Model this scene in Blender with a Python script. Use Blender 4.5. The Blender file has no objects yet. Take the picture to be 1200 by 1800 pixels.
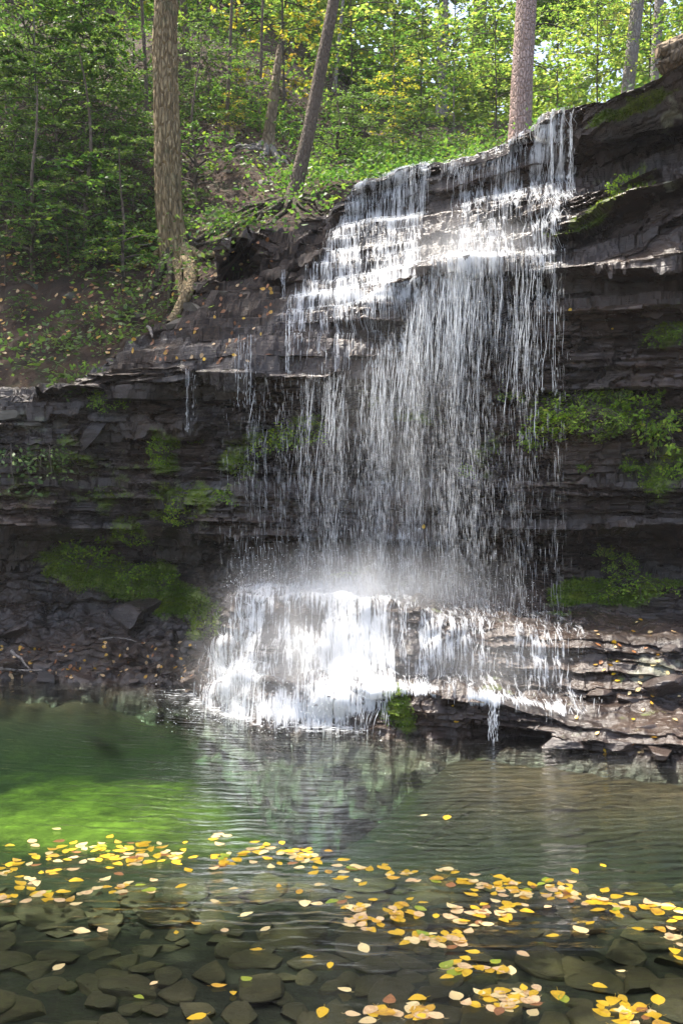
import bpy, math, random
import numpy as np
from mathutils import Vector, Matrix, Quaternion
from mathutils.bvhtree import BVHTree

sc = bpy.context.scene
C = sc.collection
random.seed(7)
RS = np.random.RandomState(11)
F = 1750.0          # focal length in photo pixels (1200 x 1800)
CAMZ = 1.7

# ------------------------------------------------------------------ camera, world, sun
cam = bpy.data.cameras.new('camera')
cam.sensor_fit = 'VERTICAL'
cam.sensor_height = 36.0
cam.lens = 36.0 * F / 1800.0
cam.clip_end = 600
cam.clip_start = 0.05
camo = bpy.data.objects.new('camera', cam)
C.objects.link(camo)
camo.location = (0, 0, CAMZ)
camo.rotation_euler = (math.radians(90), 0, 0)
sc.camera = camo

SUN = Vector((-0.30, 0.21, 0.92)).normalized()
w = bpy.data.worlds.new('World')
sc.world = w
w.use_nodes = True
nt = w.node_tree
bg = nt.nodes['Background']
sky = nt.nodes.new('ShaderNodeTexSky')
sky.sky_type = 'NISHITA'
sky.sun_disc = False
sky.sun_elevation = math.asin(SUN.z)
sky.sun_rotation = math.atan2(SUN.x, SUN.y)
sky.air_density = 1.0
sky.dust_density = 4.0
sky.ozone_density = 0.4
nt.links.new(sky.outputs[0], bg.inputs[0])
bg.inputs[1].default_value = 0.15

sl = bpy.data.lights.new('sun', 'SUN')
sl.energy = 3.8
sl.angle = math.radians(0.6)
sl.color = (1.0, 0.94, 0.84)
so = bpy.data.objects.new('sun', sl)
C.objects.link(so)
so.rotation_euler = SUN.to_track_quat('Z', 'Y').to_euler()

sc.view_settings.view_transform = 'Standard'
sc.view_settings.look = 'None'
sc.view_settings.exposure = 1.75
sc.view_settings.gamma = 1.0
sc.cycles.use_denoising = True
sc.cycles.max_bounces = 8
sc.cycles.transparent_max_bounces = 24
sc.cycles.volume_bounces = 1
HAZE = 0.0006

# ------------------------------------------------------------------ helpers
def W(px, py, Y):
    px = np.asarray(px, float); py = np.asarray(py, float); Y = np.asarray(Y, float)
    return np.stack([(px - 600.0) / F * Y, Y + 0 * px, CAMZ + (900.0 - py) / F * Y], -1)

def wpool(px, py):
    Y = CAMZ * F / (py - 900.0)
    return Vector(((px - 600.0) / F * Y, Y, 0.0))

def _hash(ix, iy, iz, seed):
    h = (ix.astype(np.int64) * 374761393 + iy.astype(np.int64) * 668265263 + iz.astype(np.int64) * 1274126177 + seed * 974711) & 0xffffffff
    h = ((h ^ (h >> 13)) * 1274126177) & 0xffffffff
    h = ((h ^ (h >> 16)) * 2246822519) & 0xffffffff
    h = h ^ (h >> 15)
    return (h & 0xffffff) / float(0xffffff)

def vn(x, y=0.0, z=0.0, seed=0):
    x, y, z = np.broadcast_arrays(np.asarray(x, float), np.asarray(y, float), np.asarray(z, float))
    ix, iy, iz = np.floor(x), np.floor(y), np.floor(z)
    fx, fy, fz = x - ix, y - iy, z - iz
    fx = fx * fx * (3 - 2 * fx); fy = fy * fy * (3 - 2 * fy); fz = fz * fz * (3 - 2 * fz)
    r = 0
    for dx in (0, 1):
        for dy in (0, 1):
            for dz in (0, 1):
                r = r + _hash(ix + dx, iy + dy, iz + dz, seed) * (fx if dx else 1 - fx) * (fy if dy else 1 - fy) * (fz if dz else 1 - fz)
    return r

def fbm(x, y=0.0, z=0.0, seed=0, o=4):
    r = 0; a = 0.5; t = 0
    x = np.asarray(x, float); y = np.asarray(y, float); z = np.asarray(z, float)
    for i in range(o):
        r = r + a * vn(x, y, z, seed + i * 17); t += a; a *= 0.5
        x = x * 2.03; y = y * 2.03; z = z * 2.03
    return r / t

def sstep(a, b, x):
    t = np.clip((np.asarray(x, float) - a) / (b - a), 0, 1)
    return t * t * (3 - 2 * t)

def blur(a, n, axis):
    if n < 1: return a
    k = np.hanning(2 * n + 3)[1:-1]; k /= k.sum()
    pad = [(0, 0)] * a.ndim; pad[axis] = (n, n)
    b = np.pad(a, pad, mode='edge')
    out = 0
    for i, kk in enumerate(k):
        sl_ = [slice(None)] * a.ndim; sl_[axis] = slice(i, i + a.shape[axis])
        out = out + kk * b[tuple(sl_)]
    return out

def new_mesh(name, V, Fc, mats, mat_idx=None, smooth=False, attrs=None):
    me = bpy.data.meshes.new(name)
    V = np.asarray(V, np.float32).reshape(-1, 3)
    if isinstance(Fc, np.ndarray):
        n, k = Fc.shape
        me.vertices.add(len(V)); me.vertices.foreach_set('co', V.ravel())
        me.loops.add(n * k); me.loops.foreach_set('vertex_index', Fc.astype(np.int32).ravel())
        me.polygons.add(n)
        me.polygons.foreach_set('loop_start', np.arange(0, n * k, k, dtype=np.int32))
        me.polygons.foreach_set('loop_total', np.full(n, k, np.int32))
    else:
        me.from_pydata([tuple(v) for v in V], [], [tuple(int(i) for i in f) for f in Fc])
        n = len(Fc)
    me.update(calc_edges=True)
    me.validate()
    for m in mats: me.materials.append(m)
    if mat_idx is not None: me.polygons.foreach_set('material_index', np.asarray(mat_idx, np.int32))
    me.polygons.foreach_set('use_smooth', np.full(len(me.polygons), bool(smooth)))
    if attrs:
        for an, (dom, arr) in attrs.items():
            arr = np.asarray(arr, np.float32)
            if arr.ndim == 2:
                a = me.attributes.new(an, 'FLOAT_VECTOR', dom); a.data.foreach_set('vector', arr.ravel())
            else:
                a = me.attributes.new(an, 'FLOAT', dom); a.data.foreach_set('value', arr)
    return me

def link(name, me, parent=None, loc=None):
    o = bpy.data.objects.new(name, me); C.objects.link(o)
    if parent is not None: o.parent = parent
    if loc is not None: o.location = loc
    return o

def tag(o, label=None, cat=None, group=None, kind=None):
    if label: o['label'] = label
    if cat: o['category'] = cat
    if group: o['group'] = group
    if kind: o['kind'] = kind
    return o

def empty(name, loc, label=None, cat=None, group=None, rz=0.0):
    o = bpy.data.objects.new(name, None); C.objects.link(o)
    o.location = loc; o.rotation_euler = (0, 0, rz); o.empty_display_size = 0.1
    return tag(o, label, cat, group)

class Geo:
    def __init__(s): s.V = []; s.F = []; s.M = []; s.R = []; s.n = 0
    def add(s, V, Fc, m=0, r=None):
        V = np.asarray(V, float).reshape(-1, 3); Fc = np.asarray(Fc, int)
        s.V.append(V); s.F.append(Fc + s.n); s.n += len(V)
        s.M.append(np.full(len(Fc), m)); s.R.append(np.full(len(Fc), random.random()) if r is None else np.asarray(r, float))
    def mesh(s, name, mats, smooth=False):
        V = np.concatenate(s.V)
        ks = {f.shape[1] for f in s.F}
        M = np.concatenate(s.M); R = np.concatenate(s.R)
        if len(ks) == 1: Fc = np.concatenate(s.F)
        else: Fc = [tuple(r) for f in s.F for r in f]
        return new_mesh(name, V, Fc, mats, M, smooth, {'rnd': ('FACE', R)})

def tube_geo(P, R, n=8, caps=True):
    P = np.asarray(P, float); R = np.asarray(R, float) * np.ones(len(P))
    T = np.gradient(P, axis=0); T /= np.linalg.norm(T, axis=1)[:, None] + 1e-9
    ref = np.array([0.0, 1.0, 0.0]) if abs(T[len(T) // 2][1]) < 0.8 else np.array([1.0, 0, 0])
    A = np.cross(T, ref); A /= np.linalg.norm(A, axis=1)[:, None] + 1e-9
    B = np.cross(T, A)
    a = np.linspace(0, 2 * math.pi, n, endpoint=False)
    V = P[:, None, :] + R[:, None, None] * (np.cos(a)[None, :, None] * A[:, None, :] + np.sin(a)[None, :, None] * B[:, None, :])
    m = len(P)
    i, j = np.meshgrid(np.arange(m - 1), np.arange(n), indexing='ij')
    j2 = (j + 1) % n
    Fc = np.stack([i * n + j, i * n + j2, (i + 1) * n + j2, (i + 1) * n + j], -1).reshape(-1, 4)
    return V.reshape(-1, 3), Fc

def grid_faces(nv, nu):
    i, j = np.meshgrid(np.arange(nv - 1), np.arange(nu - 1), indexing='ij')
    a = i * nu + j
    return np.stack([a, a + 1, a + nu + 1, a + nu], -1).reshape(-1, 4)

# ------------------------------------------------------------------ materials
class N:
    def __init__(s, name):
        s.m = bpy.data.materials.new(name); s.m.use_nodes = True
        s.t = s.m.node_tree; s.t.nodes.clear()
        s.out = s.new('ShaderNodeOutputMaterial')
    def new(s, t, **kw):
        n = s.t.nodes.new(t)
        for k, v in kw.items():
            if k.startswith('i_'):
                key = k[2:]
                key = int(key) if key.isdigit() else key.replace('_', ' ')
                if hasattr(v, 'links') or isinstance(v, bpy.types.NodeSocket): s.t.links.new(v, n.inputs[key])
                else: n.inputs[key].default_value = v
            else: setattr(n, k, v)
        return n
    def l(s, a, b): s.t.links.new(a, b)
    def surf(s, sock): s.l(sock, s.out.inputs['Surface'])
    def attr(s, name, out='Fac'): return s.new('ShaderNodeAttribute', attribute_name=name).outputs[out]
    def pos(s): return s.new('ShaderNodeNewGeometry').outputs['Position']
    def obj(s): return s.new('ShaderNodeTexCoord').outputs['Object']
    def scale(s, vec, v): return s.new('ShaderNodeVectorMath', operation='MULTIPLY', i_0=vec, i_1=v).outputs[0]
    def noise(s, vec, sc_=5, det=5, rough=0.55, dist=0.0):
        return s.new('ShaderNodeTexNoise', i_Vector=vec, i_Scale=sc_, i_Detail=det, i_Roughness=rough, i_Distortion=dist).outputs['Fac']
    def ramp(s, fac, stops, interp='LINEAR'):
        r = s.new('ShaderNodeValToRGB', i_Fac=fac); cr = r.color_ramp; cr.interpolation = interp
        while len(cr.elements) < len(stops): cr.elements.new(0.5)
        for e, (p, c) in zip(cr.elements, stops):
            e.position = p; e.color = (c, c, c, 1) if not hasattr(c, '__len__') else (*c, 1)
        return r.outputs['Color']
    def math(s, op, a, b=0.0, clamp=False):
        return s.new('ShaderNodeMath', operation=op, use_clamp=clamp, i_0=a, i_1=b).outputs[0]
    def mix(s, fac, a, b):
        n = s.new('ShaderNodeMix', data_type='RGBA')
        for sock, v in ((n.inputs[0], fac), (n.inputs[6], a), (n.inputs[7], b)):
            if isinstance(v, bpy.types.NodeSocket): s.l(v, sock)
            else: sock.default_value = v if not hasattr(v, '__len__') or len(v) == 4 else (*v, 1)
        return n.outputs[2]
    def bump(s, h, strength=0.5, dist=0.02, normal=None):
        b = s.new('ShaderNodeBump', i_Strength=strength, i_Distance=dist, i_Height=h)
        if normal is not None: s.l(normal, b.inputs['Normal'])
        return b.outputs[0]
    def bsdf(s, **kw): return s.new('ShaderNodeBsdfPrincipled', **kw)

def rock_material(name, dark, mid, light, rough=(0.22, 0.5), moss=True):
    n = N(name); p = n.pos()
    a = n.noise(n.scale(p, (1.2, 1.2, 9.0)), 2.2, 8, 0.6, 0.4)
    b = n.noise(p, 9.0, 8, 0.65)
    c = n.noise(p, 1.1, 3, 0.5)
    v = n.math('ADD', n.math('MULTIPLY', a, 0.55), n.math('MULTIPLY', b, 0.45))
    col = n.ramp(v, [(0.30, dark), (0.52, mid), (0.72, light)])
    warm = n.mix(n.ramp(c, [(0.4, 0.0), (0.65, 1.0)]), col, n.mix(0.6, col, (0.075, 0.047, 0.032)))
    rg = n.new('ShaderNodeMapRange', i_0=n.noise(p, 3.0, 6, 0.6), i_1=0.3, i_2=0.7, i_3=rough[0], i_4=rough[1]).outputs[0]
    fin = warm
    if moss:
        mn = n.noise(p, 22.0, 6, 0.7)
        mm = n.math('MULTIPLY', n.attr('moss'), 1.0)
        mk = n.math('SUBTRACT', n.math('ADD', mm, n.math('MULTIPLY', n.math('SUBTRACT', n.noise(p, 4.0, 8, 0.75), 0.5), 2.2)), 0.45)
        mk = n.math('MULTIPLY', mk, 4.0, True)
        mcol = n.ramp(mn, [(0.25, (0.03, 0.05, 0.006)), (0.5, (0.10, 0.14, 0.016)), (0.75, (0.22, 0.24, 0.03))])
        fin = n.mix(mk, warm, mcol)
        pk = n.math('MULTIPLY', n.math('SUBTRACT', n.math('ADD', n.attr('pale'), n.math('MULTIPLY', n.noise(p, 6.0, 5, 0.6), 0.9)), 0.95), 5.0, True)
        fin = n.mix(pk, fin, n.mix(n.noise(p, 30.0, 4), (0.12, 0.13, 0.085), (0.30, 0.29, 0.22)))
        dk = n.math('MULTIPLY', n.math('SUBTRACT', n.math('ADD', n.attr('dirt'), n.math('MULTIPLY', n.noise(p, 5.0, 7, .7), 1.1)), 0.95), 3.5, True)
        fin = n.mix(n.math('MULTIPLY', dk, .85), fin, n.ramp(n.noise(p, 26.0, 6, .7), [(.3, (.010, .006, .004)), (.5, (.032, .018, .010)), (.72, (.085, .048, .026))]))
        rg = n.math('ADD', rg, n.math('ADD', n.math('MULTIPLY', mk, 0.45), n.math('MULTIPLY', dk, .5)), True)
    h = n.math('ADD', n.math('MULTIPLY', n.noise(n.scale(p, (2.0, 2.0, 22.0)), 3.0, 6, 0.6), 1.0), n.math('MULTIPLY', n.noise(p, 40.0, 6, 0.7), 0.5))
    bs = n.bsdf(i_Base_Color=fin, i_Roughness=rg, i_Normal=n.bump(h, 0.7, 0.02))
    n.surf(bs.outputs[0]); return n.m

M_ROCK = rock_material('wet_shale', (0.011, 0.008, 0.0072), (0.035, 0.026, 0.022), (0.085, 0.067, 0.057), (0.12, 0.38))
M_STONE = rock_material('boulder_stone', (0.013, 0.0095, 0.009), (0.046, 0.036, 0.032), (0.12, 0.10, 0.09), (0.16, 0.45), moss=False)
M_GREYSTONE = rock_material('dry_stone', (0.05, 0.045, 0.035), (0.11, 0.10, 0.078), (0.20, 0.185, 0.15), (0.6, 0.9), moss=False)
M_BED = rock_material('bed_stone', (0.016, 0.010, 0.0028), (0.046, 0.031, 0.009), (0.098, 0.070, 0.022), (0.6, 0.9), moss=False)

def soil_material():
    n = N('leaf_litter_soil'); p = n.pos()
    a = n.noise(p, 2.5, 8, 0.65); b = n.noise(p, 35.0, 4, 0.7)
    col = n.ramp(a, [(0.3, (0.014, 0.007, 0.004)), (0.5, (0.044, 0.022, 0.011)), (0.7, (0.085, 0.046, 0.023))])
    vor = n.new('ShaderNodeTexVoronoi', i_Vector=p, i_Scale=22.0)
    lit = n.ramp(vor.outputs['Distance'], [(0.16, 1.0), (0.24, 0.0)])
    sel = n.ramp(n.noise(p, 9.0, 3), [(0.50, 0.0), (0.6, 1.0)])
    rc = n.new('ShaderNodeSeparateColor', i_Color=vor.outputs['Color'])
    lcol = n.ramp(rc.outputs[0], [(0.0, (0.13, 0.055, 0.02)), (0.5, (0.20, 0.11, 0.05)), (0.9, (0.34, 0.21, 0.07))])
    col = n.mix(n.math('MULTIPLY', lit, sel), col, lcol)
    g = n.math('MULTIPLY', n.math('SUBTRACT', n.noise(p, 4.0, 7, 0.7), 0.54), 9.0, True)
    col = n.mix(n.math('MULTIPLY', g, 0.6), col, (0.028, 0.045, 0.012))
    h = n.math('ADD', n.noise(p, 14.0, 8, 0.7), n.math('MULTIPLY', lit, 0.3))
    n.surf(n.bsdf(i_Base_Color=col, i_Roughness=0.95, i_Normal=n.bump(h, 1.0, 0.05)).outputs[0]); return n.m
M_SOIL = soil_material()

def bed_material():
    n = N('pool_bed_gravel'); p = n.pos()
    a = n.noise(p, 2.0, 6, 0.6); b = n.noise(p, 25, 5, 0.7)
    col = n.ramp(n.math('ADD', n.math('MULTIPLY', a, .6), n.math('MULTIPLY', b, .4)), [(0.32, (0.008, 0.006, 0.003)), (0.5, (0.018, 0.014, 0.007)), (0.7, (0.035, 0.028, 0.014))])
    sun_patch_sand = n.ramp(n.math('ADD', n.math('MULTIPLY', a, .6), n.math('MULTIPLY', b, .4)), [(0.32, (0.07, 0.062, 0.012)), (0.5, (0.24, 0.22, 0.04)), (0.68, (0.44, 0.40, 0.08))])
    col = n.mix(n.math('MULTIPLY', n.math('SUBTRACT', n.math('ADD', n.attr('sun_patch_sand'), n.math('MULTIPLY', n.noise(p, 1.3, 7, .7), 1.8)), 1.12), 1.7, True), col, sun_patch_sand)  # pale sandy tone also paints the sun patch into the bed colour
    vor = n.new('ShaderNodeTexVoronoi', i_Vector=p, i_Scale=9.0)
    st = n.ramp(vor.outputs['Distance'], [(0.3, 1.0), (0.6, 0.55)])
    col = n.mix(n.math('MULTIPLY', n.attr('brown'), 0.85, True), col, n.mix(n.noise(p, 12, 5, .7), (0.022, 0.012, 0.005), (0.11, 0.062, 0.030)))
    mm = n.new('ShaderNodeMix', data_type='RGBA', blend_type='MULTIPLY'); mm.inputs[0].default_value = 0.7
    n.l(col, mm.inputs[6]); n.l(st, mm.inputs[7])
    n.surf(n.bsdf(i_Base_Color=mm.outputs[2], i_Roughness=0.9, i_Normal=n.bump(b, .8, .02)).outputs[0]); return n.m
M_POOLBED = bed_material()

def bark_material(name, c1, c2, c3, sx=14.0, sz=2.2, depth=0.03, spots=0.0):
    n = N(name); p = n.obj()
    q = n.scale(p, (sx, sx, sz))
    a = n.noise(q, 1.6, 7, 0.62, 1.2)
    vor = n.new('ShaderNodeTexVoronoi', i_Vector=n.scale(p, (sx * 1.1, sx * 1.1, sz * 1.4)), i_Scale=1.6, feature='DISTANCE_TO_EDGE')
    e = n.ramp(vor.outputs[0], [(0.0, 0.0), (0.22, 1.0)])
    v = n.math('MULTIPLY', n.math('ADD', n.math('ADD', n.math('MULTIPLY', a, 0.75), n.math('MULTIPLY', e, 0.12)), n.math('MULTIPLY', n.noise(p, 2.2, 5, .65), 0.35)), 0.86)
    col = n.ramp(v, [(0.25, c1), (0.5, c2), (0.78, c3)])
    if spots:
        lk = n.math('MULTIPLY', n.math('SUBTRACT', n.noise(p, 5.0, 5, 0.65), 0.55), 8.0, True)
        col = n.mix(n.math('MULTIPLY', lk, spots), col, (0.10, 0.12, 0.05))
    h = n.math('ADD', a, e)
    n.surf(n.bsdf(i_Base_Color=col, i_Roughness=0.92, i_Normal=n.bump(h, 1.0, depth)).outputs[0]); return n.m
M_BARK = bark_material('furrowed_bark', (0.06, 0.04, 0.018), (0.30, 0.21, 0.10), (0.58, 0.45, 0.25), 13, 2.6, 0.05, 0.6)
M_BARK_SMOOTH = bark_material('smooth_bark', (0.05, 0.036, 0.026), (0.12, 0.088, 0.062), (0.20, 0.155, 0.115), 18, 5, 0.012)
M_BARK_PINE = bark_material('pine_bark', (0.20, 0.12, 0.09), (0.42, 0.29, 0.235), (0.60, 0.46, 0.40), 20, 6, 0.02)
M_BARK_PALE = bark_material('pale_bark', (0.12, 0.10, 0.085), (0.22, 0.19, 0.165), (0.34, 0.30, 0.27), 12, 4, 0.015)
M_ROOT = bark_material('root_bark', (0.03, 0.022, 0.014), (0.075, 0.056, 0.034), (0.14, 0.11, 0.07), 20, 20, 0.02)
M_DEAD = bark_material('dead_wood', (0.07, 0.048, 0.03), (0.20, 0.145, 0.09), (0.36, 0.27, 0.17), 10, 3, 0.03)
M_TWIG = bark_material('twig_bark', (0.03, 0.024, 0.018), (0.07, 0.055, 0.042), (0.12, 0.10, 0.08), 30, 30, 0.005)

def leaf_material(name, stops, trans=0.45, rough=0.45):
    n = N(name)
    r = n.attr('rnd')
    oi = n.new('ShaderNodeObjectInfo').outputs['Random']
    v = n.math('ADD', n.math('MULTIPLY', r, 0.8), n.math('MULTIPLY', oi, 0.2))
    col = n.ramp(v, stops)
    bs = n.bsdf(i_Base_Color=col, i_Roughness=rough)
    bs.inputs['Specular IOR Level'].default_value = 0.35
    br = n.new('ShaderNodeHueSaturation', i_Saturation=1.1, i_Value=1.25, i_Color=col).outputs[0]
    tr = n.new('ShaderNodeBsdfTranslucent', i_Color=br)
    mx = n.new('ShaderNodeMixShader', i_0=trans); n.l(bs.outputs[0], mx.inputs[1]); n.l(tr.outputs[0], mx.inputs[2])
    n.surf(mx.outputs[0]); return n.m
M_LEAF = leaf_material('green_leaf', [(0.0, (0.045, 0.105, 0.024)), (0.4, (0.085, 0.175, 0.035)), (0.75, (0.15, 0.24, 0.05)), (0.95, (0.22, 0.27, 0.04)), (1.0, (0.36, 0.30, 0.05))], 0.5)
M_LEAF_DARK = leaf_material('dark_leaf', [(0.0, (0.06, 0.115, 0.03)), (0.5, (0.11, 0.185, 0.045)), (0.9, (0.18, 0.255, 0.06)), (1.0, (0.26, 0.30, 0.07))], 0.45)
M_LEAF_YELLOW = leaf_material('turning_leaf', [(0.0, (0.13, 0.20, 0.03)), (0.4, (0.30, 0.32, 0.05)), (0.75, (0.48, 0.40, 0.07)), (1.0, (0.52, 0.33, 0.09))], 0.5)
M_LEAF_BRIGHT = leaf_material('sunny_leaf', [(0.0, (0.09, 0.17, 0.035)), (0.5, (0.19, 0.29, 0.06)), (0.85, (0.34, 0.39, 0.09)), (1.0, (0.50, 0.43, 0.12))], 0.6)
M_FERN = leaf_material('fern_leaf', [(0.0, (0.11, 0.20, 0.025)), (0.5, (0.22, 0.36, 0.04)), (0.85, (0.38, 0.50, 0.06)), (1.0, (0.52, 0.52, 0.08))], 0.5)
M_NEEDLE = leaf_material('conifer_needles', [(0.0, (0.02, 0.05, 0.02)), (0.5, (0.04, 0.09, 0.03)), (1.0, (0.09, 0.15, 0.05))], 0.35)
M_MOSSLEAF = leaf_material('moss_tuft', [(0.0, (0.06, 0.11, 0.012)), (0.5, (0.13, 0.20, 0.02)), (1.0, (0.26, 0.30, 0.04))], 0.3, 0.8)

def litter_mat(name, c, c2, tr=0.25):
    n = N(name); p = n.obj()
    a = n.noise(p, 60.0, 4, 0.6)
    oi = n.new('ShaderNodeObjectInfo').outputs['Random']
    col = n.mix(n.ramp(a, [(0.42, 0.0), (0.62, 1.0)]), c, c2)
    sp_ = n.math('MULTIPLY', n.math('SUBTRACT', n.noise(n.scale(p, (1, 1, 1)), 9.0, 5, 0.7), 0.60), 9.0, True)
    col = n.mix(n.math('MULTIPLY', sp_, 0.7), col, (0.16, 0.075, 0.025))
    col = n.new('ShaderNodeHueSaturation', i_Hue=0.5, i_Value=n.math('ADD', n.math('MULTIPLY', oi, 0.5), 0.75), i_Color=col).outputs[0]
    bs = n.bsdf(i_Base_Color=col, i_Roughness=0.4)
    t = n.new('ShaderNodeBsdfTranslucent', i_Color=col)
    mx = n.new('ShaderNodeMixShader', i_0=tr); n.l(bs.outputs[0], mx.inputs[1]); n.l(t.outputs[0], mx.inputs[2])
    n.surf(mx.outputs[0]); return n.m
LM = {'yellow': litter_mat('yellow_leaf', (0.72, 0.46, 0.02), (0.60, 0.34, 0.02)),
      'golden': litter_mat('golden_leaf', (0.66, 0.38, 0.03), (0.45, 0.22, 0.03)),
      'tan': litter_mat('tan_leaf', (0.74, 0.52, 0.27), (0.58, 0.36, 0.17)),
      'pale': litter_mat('pale_leaf', (0.82, 0.64, 0.30), (0.70, 0.50, 0.22)),
      'green': litter_mat('green_fallen_leaf', (0.22, 0.33, 0.03), (0.42, 0.40, 0.03)),
      'brown': litter_mat('brown_leaf', (0.36, 0.15, 0.05), (0.24, 0.10, 0.04))}

def water_white(name, streak=(55.0, 2.2), k=2.2, bias=1.02, amax=0.92):
    """falling white water: streaks of air-filled water between clear gaps"""
    n = N(name)
    fl = n.attr('flow', 'Vector'); den = n.attr('den')
    a = n.noise(n.scale(fl, (streak[0], streak[1], 1.0)), 1.0, 5, 0.62, 0.7)
    b = n.noise(n.scale(fl, (streak[0] * 0.22, streak[1] * 0.7, 1.0)), 1.0, 4, 0.6, 0.8)
    c = n.noise(n.scale(fl, (streak[0] * 0.55, streak[1] * 4.5, 1.0)), 1.0, 4, 0.65, 1.2)
    v = n.math('ADD', n.math('MULTIPLY', n.math('SUBTRACT', a, 0.5), 2.4), n.math('MULTIPLY', n.math('SUBTRACT', b, 0.5), 1.3))
    v = n.math('ADD', v, n.math('MULTIPLY', n.math('SUBTRACT', c, 0.5), 1.3))
    v = n.math('SUBTRACT', n.math('ADD', v, den), bias)
    al = n.math('MINIMUM', n.math('MULTIPLY', v, k, True), amax)
    al = n.math('MULTIPLY', al, n.math('MULTIPLY', den, 6.0, True))
    h = n.math('ADD', a, b)
    bs = n.bsdf(i_Base_Color=(0.86, 0.88, 0.90, 1), i_Roughness=0.35, i_Normal=n.bump(h, 0.8, 0.02))
    t2 = n.new('ShaderNodeBsdfTranslucent', i_Color=(0.86, 0.88, 0.90, 1))
    m1 = n.new('ShaderNodeMixShader', i_0=0.4); n.l(bs.outputs[0], m1.inputs[1]); n.l(t2.outputs[0], m1.inputs[2])
    tr = n.new('ShaderNodeBsdfTransparent')
    m2 = n.new('ShaderNodeMixShader', i_0=al); n.l(tr.outputs[0], m2.inputs[1]); n.l(m1.outputs[0], m2.inputs[2])
    n.surf(m2.outputs[0]); return n.m
M_FILM = water_white('rushing_water', (42.0, 2.4), 1.7, 0.62, 0.88)
M_VEIL = water_white('falling_veil', (60.0, 1.6), 1.1, 0.56, 0.55)
M_FOAM = water_white('pool_foam', (14.0, 22.0), 2.4, 0.55, 0.92)

def strand_material(name, alpha):
    n = N(name)
    bs = n.bsdf(i_Base_Color=(0.88, 0.90, 0.92, 1), i_Roughness=0.15)
    t2 = n.new('ShaderNodeBsdfTranslucent', i_Color=(0.9, 0.92, 0.94, 1))
    m1 = n.new('ShaderNodeMixShader', i_0=0.45); n.l(bs.outputs[0], m1.inputs[1]); n.l(t2.outputs[0], m1.inputs[2])
    tr = n.new('ShaderNodeBsdfTransparent')
    m2 = n.new('ShaderNodeMixShader', i_0=alpha); n.l(tr.outputs[0], m2.inputs[1]); n.l(m1.outputs[0], m2.inputs[2])
    n.surf(m2.outputs[0]); return n.m
M_STRAND = strand_material('water_strand', 0.75)
M_DROP = strand_material('water_drop', 0.6)

def pool_material():
    n = N('pool_water'); p = n.pos()
    sep = n.new('ShaderNodeSeparateXYZ', i_0=p)
    X, Y = sep.outputs[0], sep.outputs[1]
    # ripples run out from the foot of the fall
    d = n.new('ShaderNodeVectorMath', operation='DISTANCE', i_0=n.new('ShaderNodeVectorMath', operation='ADD', i_0=n.scale(p, (0.55, 1, 1)), i_1=n.scale(n.new('ShaderNodeCombineXYZ', i_0=n.noise(p, 1.2, 4, .6), i_1=n.noise(n.scale(p, (1, 1.3, 1)), 1.7, 4, .6)).outputs[0], (0.3, 0.3, 0))).outputs[0], i_1=(0.25, 9.2, 0.0)).outputs['Value']
    wv = n.math('SINE', n.math('MULTIPLY', d, 60.0))
    wv2 = n.math('SINE', n.math('ADD', n.math('MULTIPLY', d, 92.0), n.math('MULTIPLY', n.noise(p, 3.0, 3, .5), 9.0)))
    chop = n.noise(n.scale(p, (5.0, 15.0, 1.0)), 1.6, 5, 0.6, 0.5)
    near = n.new('ShaderNodeMapRange', interpolation_type='SMOOTHSTEP', i_0=Y, i_1=3.5, i_2=4.7, i_3=0.06, i_4=1.0).outputs[0]
    side = n.new('ShaderNodeMapRange', interpolation_type='SMOOTHSTEP', i_0=n.math('ADD', X, n.math('ADD', n.math('MULTIPLY', Y, 0.05), n.math('MULTIPLY', n.noise(p, .9, 4, .6), .9))), i_1=-1.1, i_2=1.3, i_3=0.16, i_4=1.0).outputs[0]
    patch = n.new('ShaderNodeMapRange', i_0=n.noise(n.scale(p, (1.0, 1.6, 1)), 1.3, 2, 0.5), i_1=0.35, i_2=0.65, i_3=0.35, i_4=1.25).outputs[0]
    amp = n.math('MULTIPLY', n.math('MULTIPLY', near, side), patch)
    h = n.math('ADD', n.math('ADD', n.math('MULTIPLY', wv, 0.42), n.math('MULTIPLY', wv2, 0.22)), n.math('MULTIPLY', chop, 1.3))
    h = n.math('MULTIPLY', h, amp)
    nb = n.bump(h, 1.0, 0.018)
    gl = n.new('ShaderNodeBsdfGlossy', i_Roughness=0.02, i_Color=(1, 1, 1, 1)); n.l(nb, gl.inputs['Normal'])
    tr = n.new('ShaderNodeBsdfTransparent')
    fr = n.new('ShaderNodeFresnel', i_IOR=1.333); n.l(nb, fr.inputs['Normal'])
    mx = n.new('ShaderNodeMixShader', i_0=fr.outputs[0]); n.l(tr.outputs[0], mx.inputs[1]); n.l(gl.outputs[0], mx.inputs[2])
    n.surf(mx.outputs[0])
    va = n.new('ShaderNodeVolumeAbsorption', i_Density=1.0); va.inputs['Color'].default_value = (0.34, 0.70, 0.36, 1)
    n.l(va.outputs[0], n.out.inputs['Volume'])
    return n.m
M_POOL = pool_material()

# ------------------------------------------------------------------ air
n_ = N('air_haze')
n_.l(n_.new('ShaderNodeVolumePrincipled', i_Density=HAZE, i_Color=(0.95, 0.97, 1.0, 1)).outputs[0], n_.out.inputs['Volume'])
hzm = new_mesh('haze', [(a, b, c) for a in (-310, 310) for b in (-310, 310) for c in (-3.3, 45)], np.array([[0, 1, 3, 2], [4, 6, 7, 5], [0, 4, 5, 1], [2, 3, 7, 6], [0, 2, 6, 4], [1, 5, 7, 3]]), [n_.m])
tag(link('haze', hzm), 'thin bright haze in the air between the trees', 'haze', kind='stuff')

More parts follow.
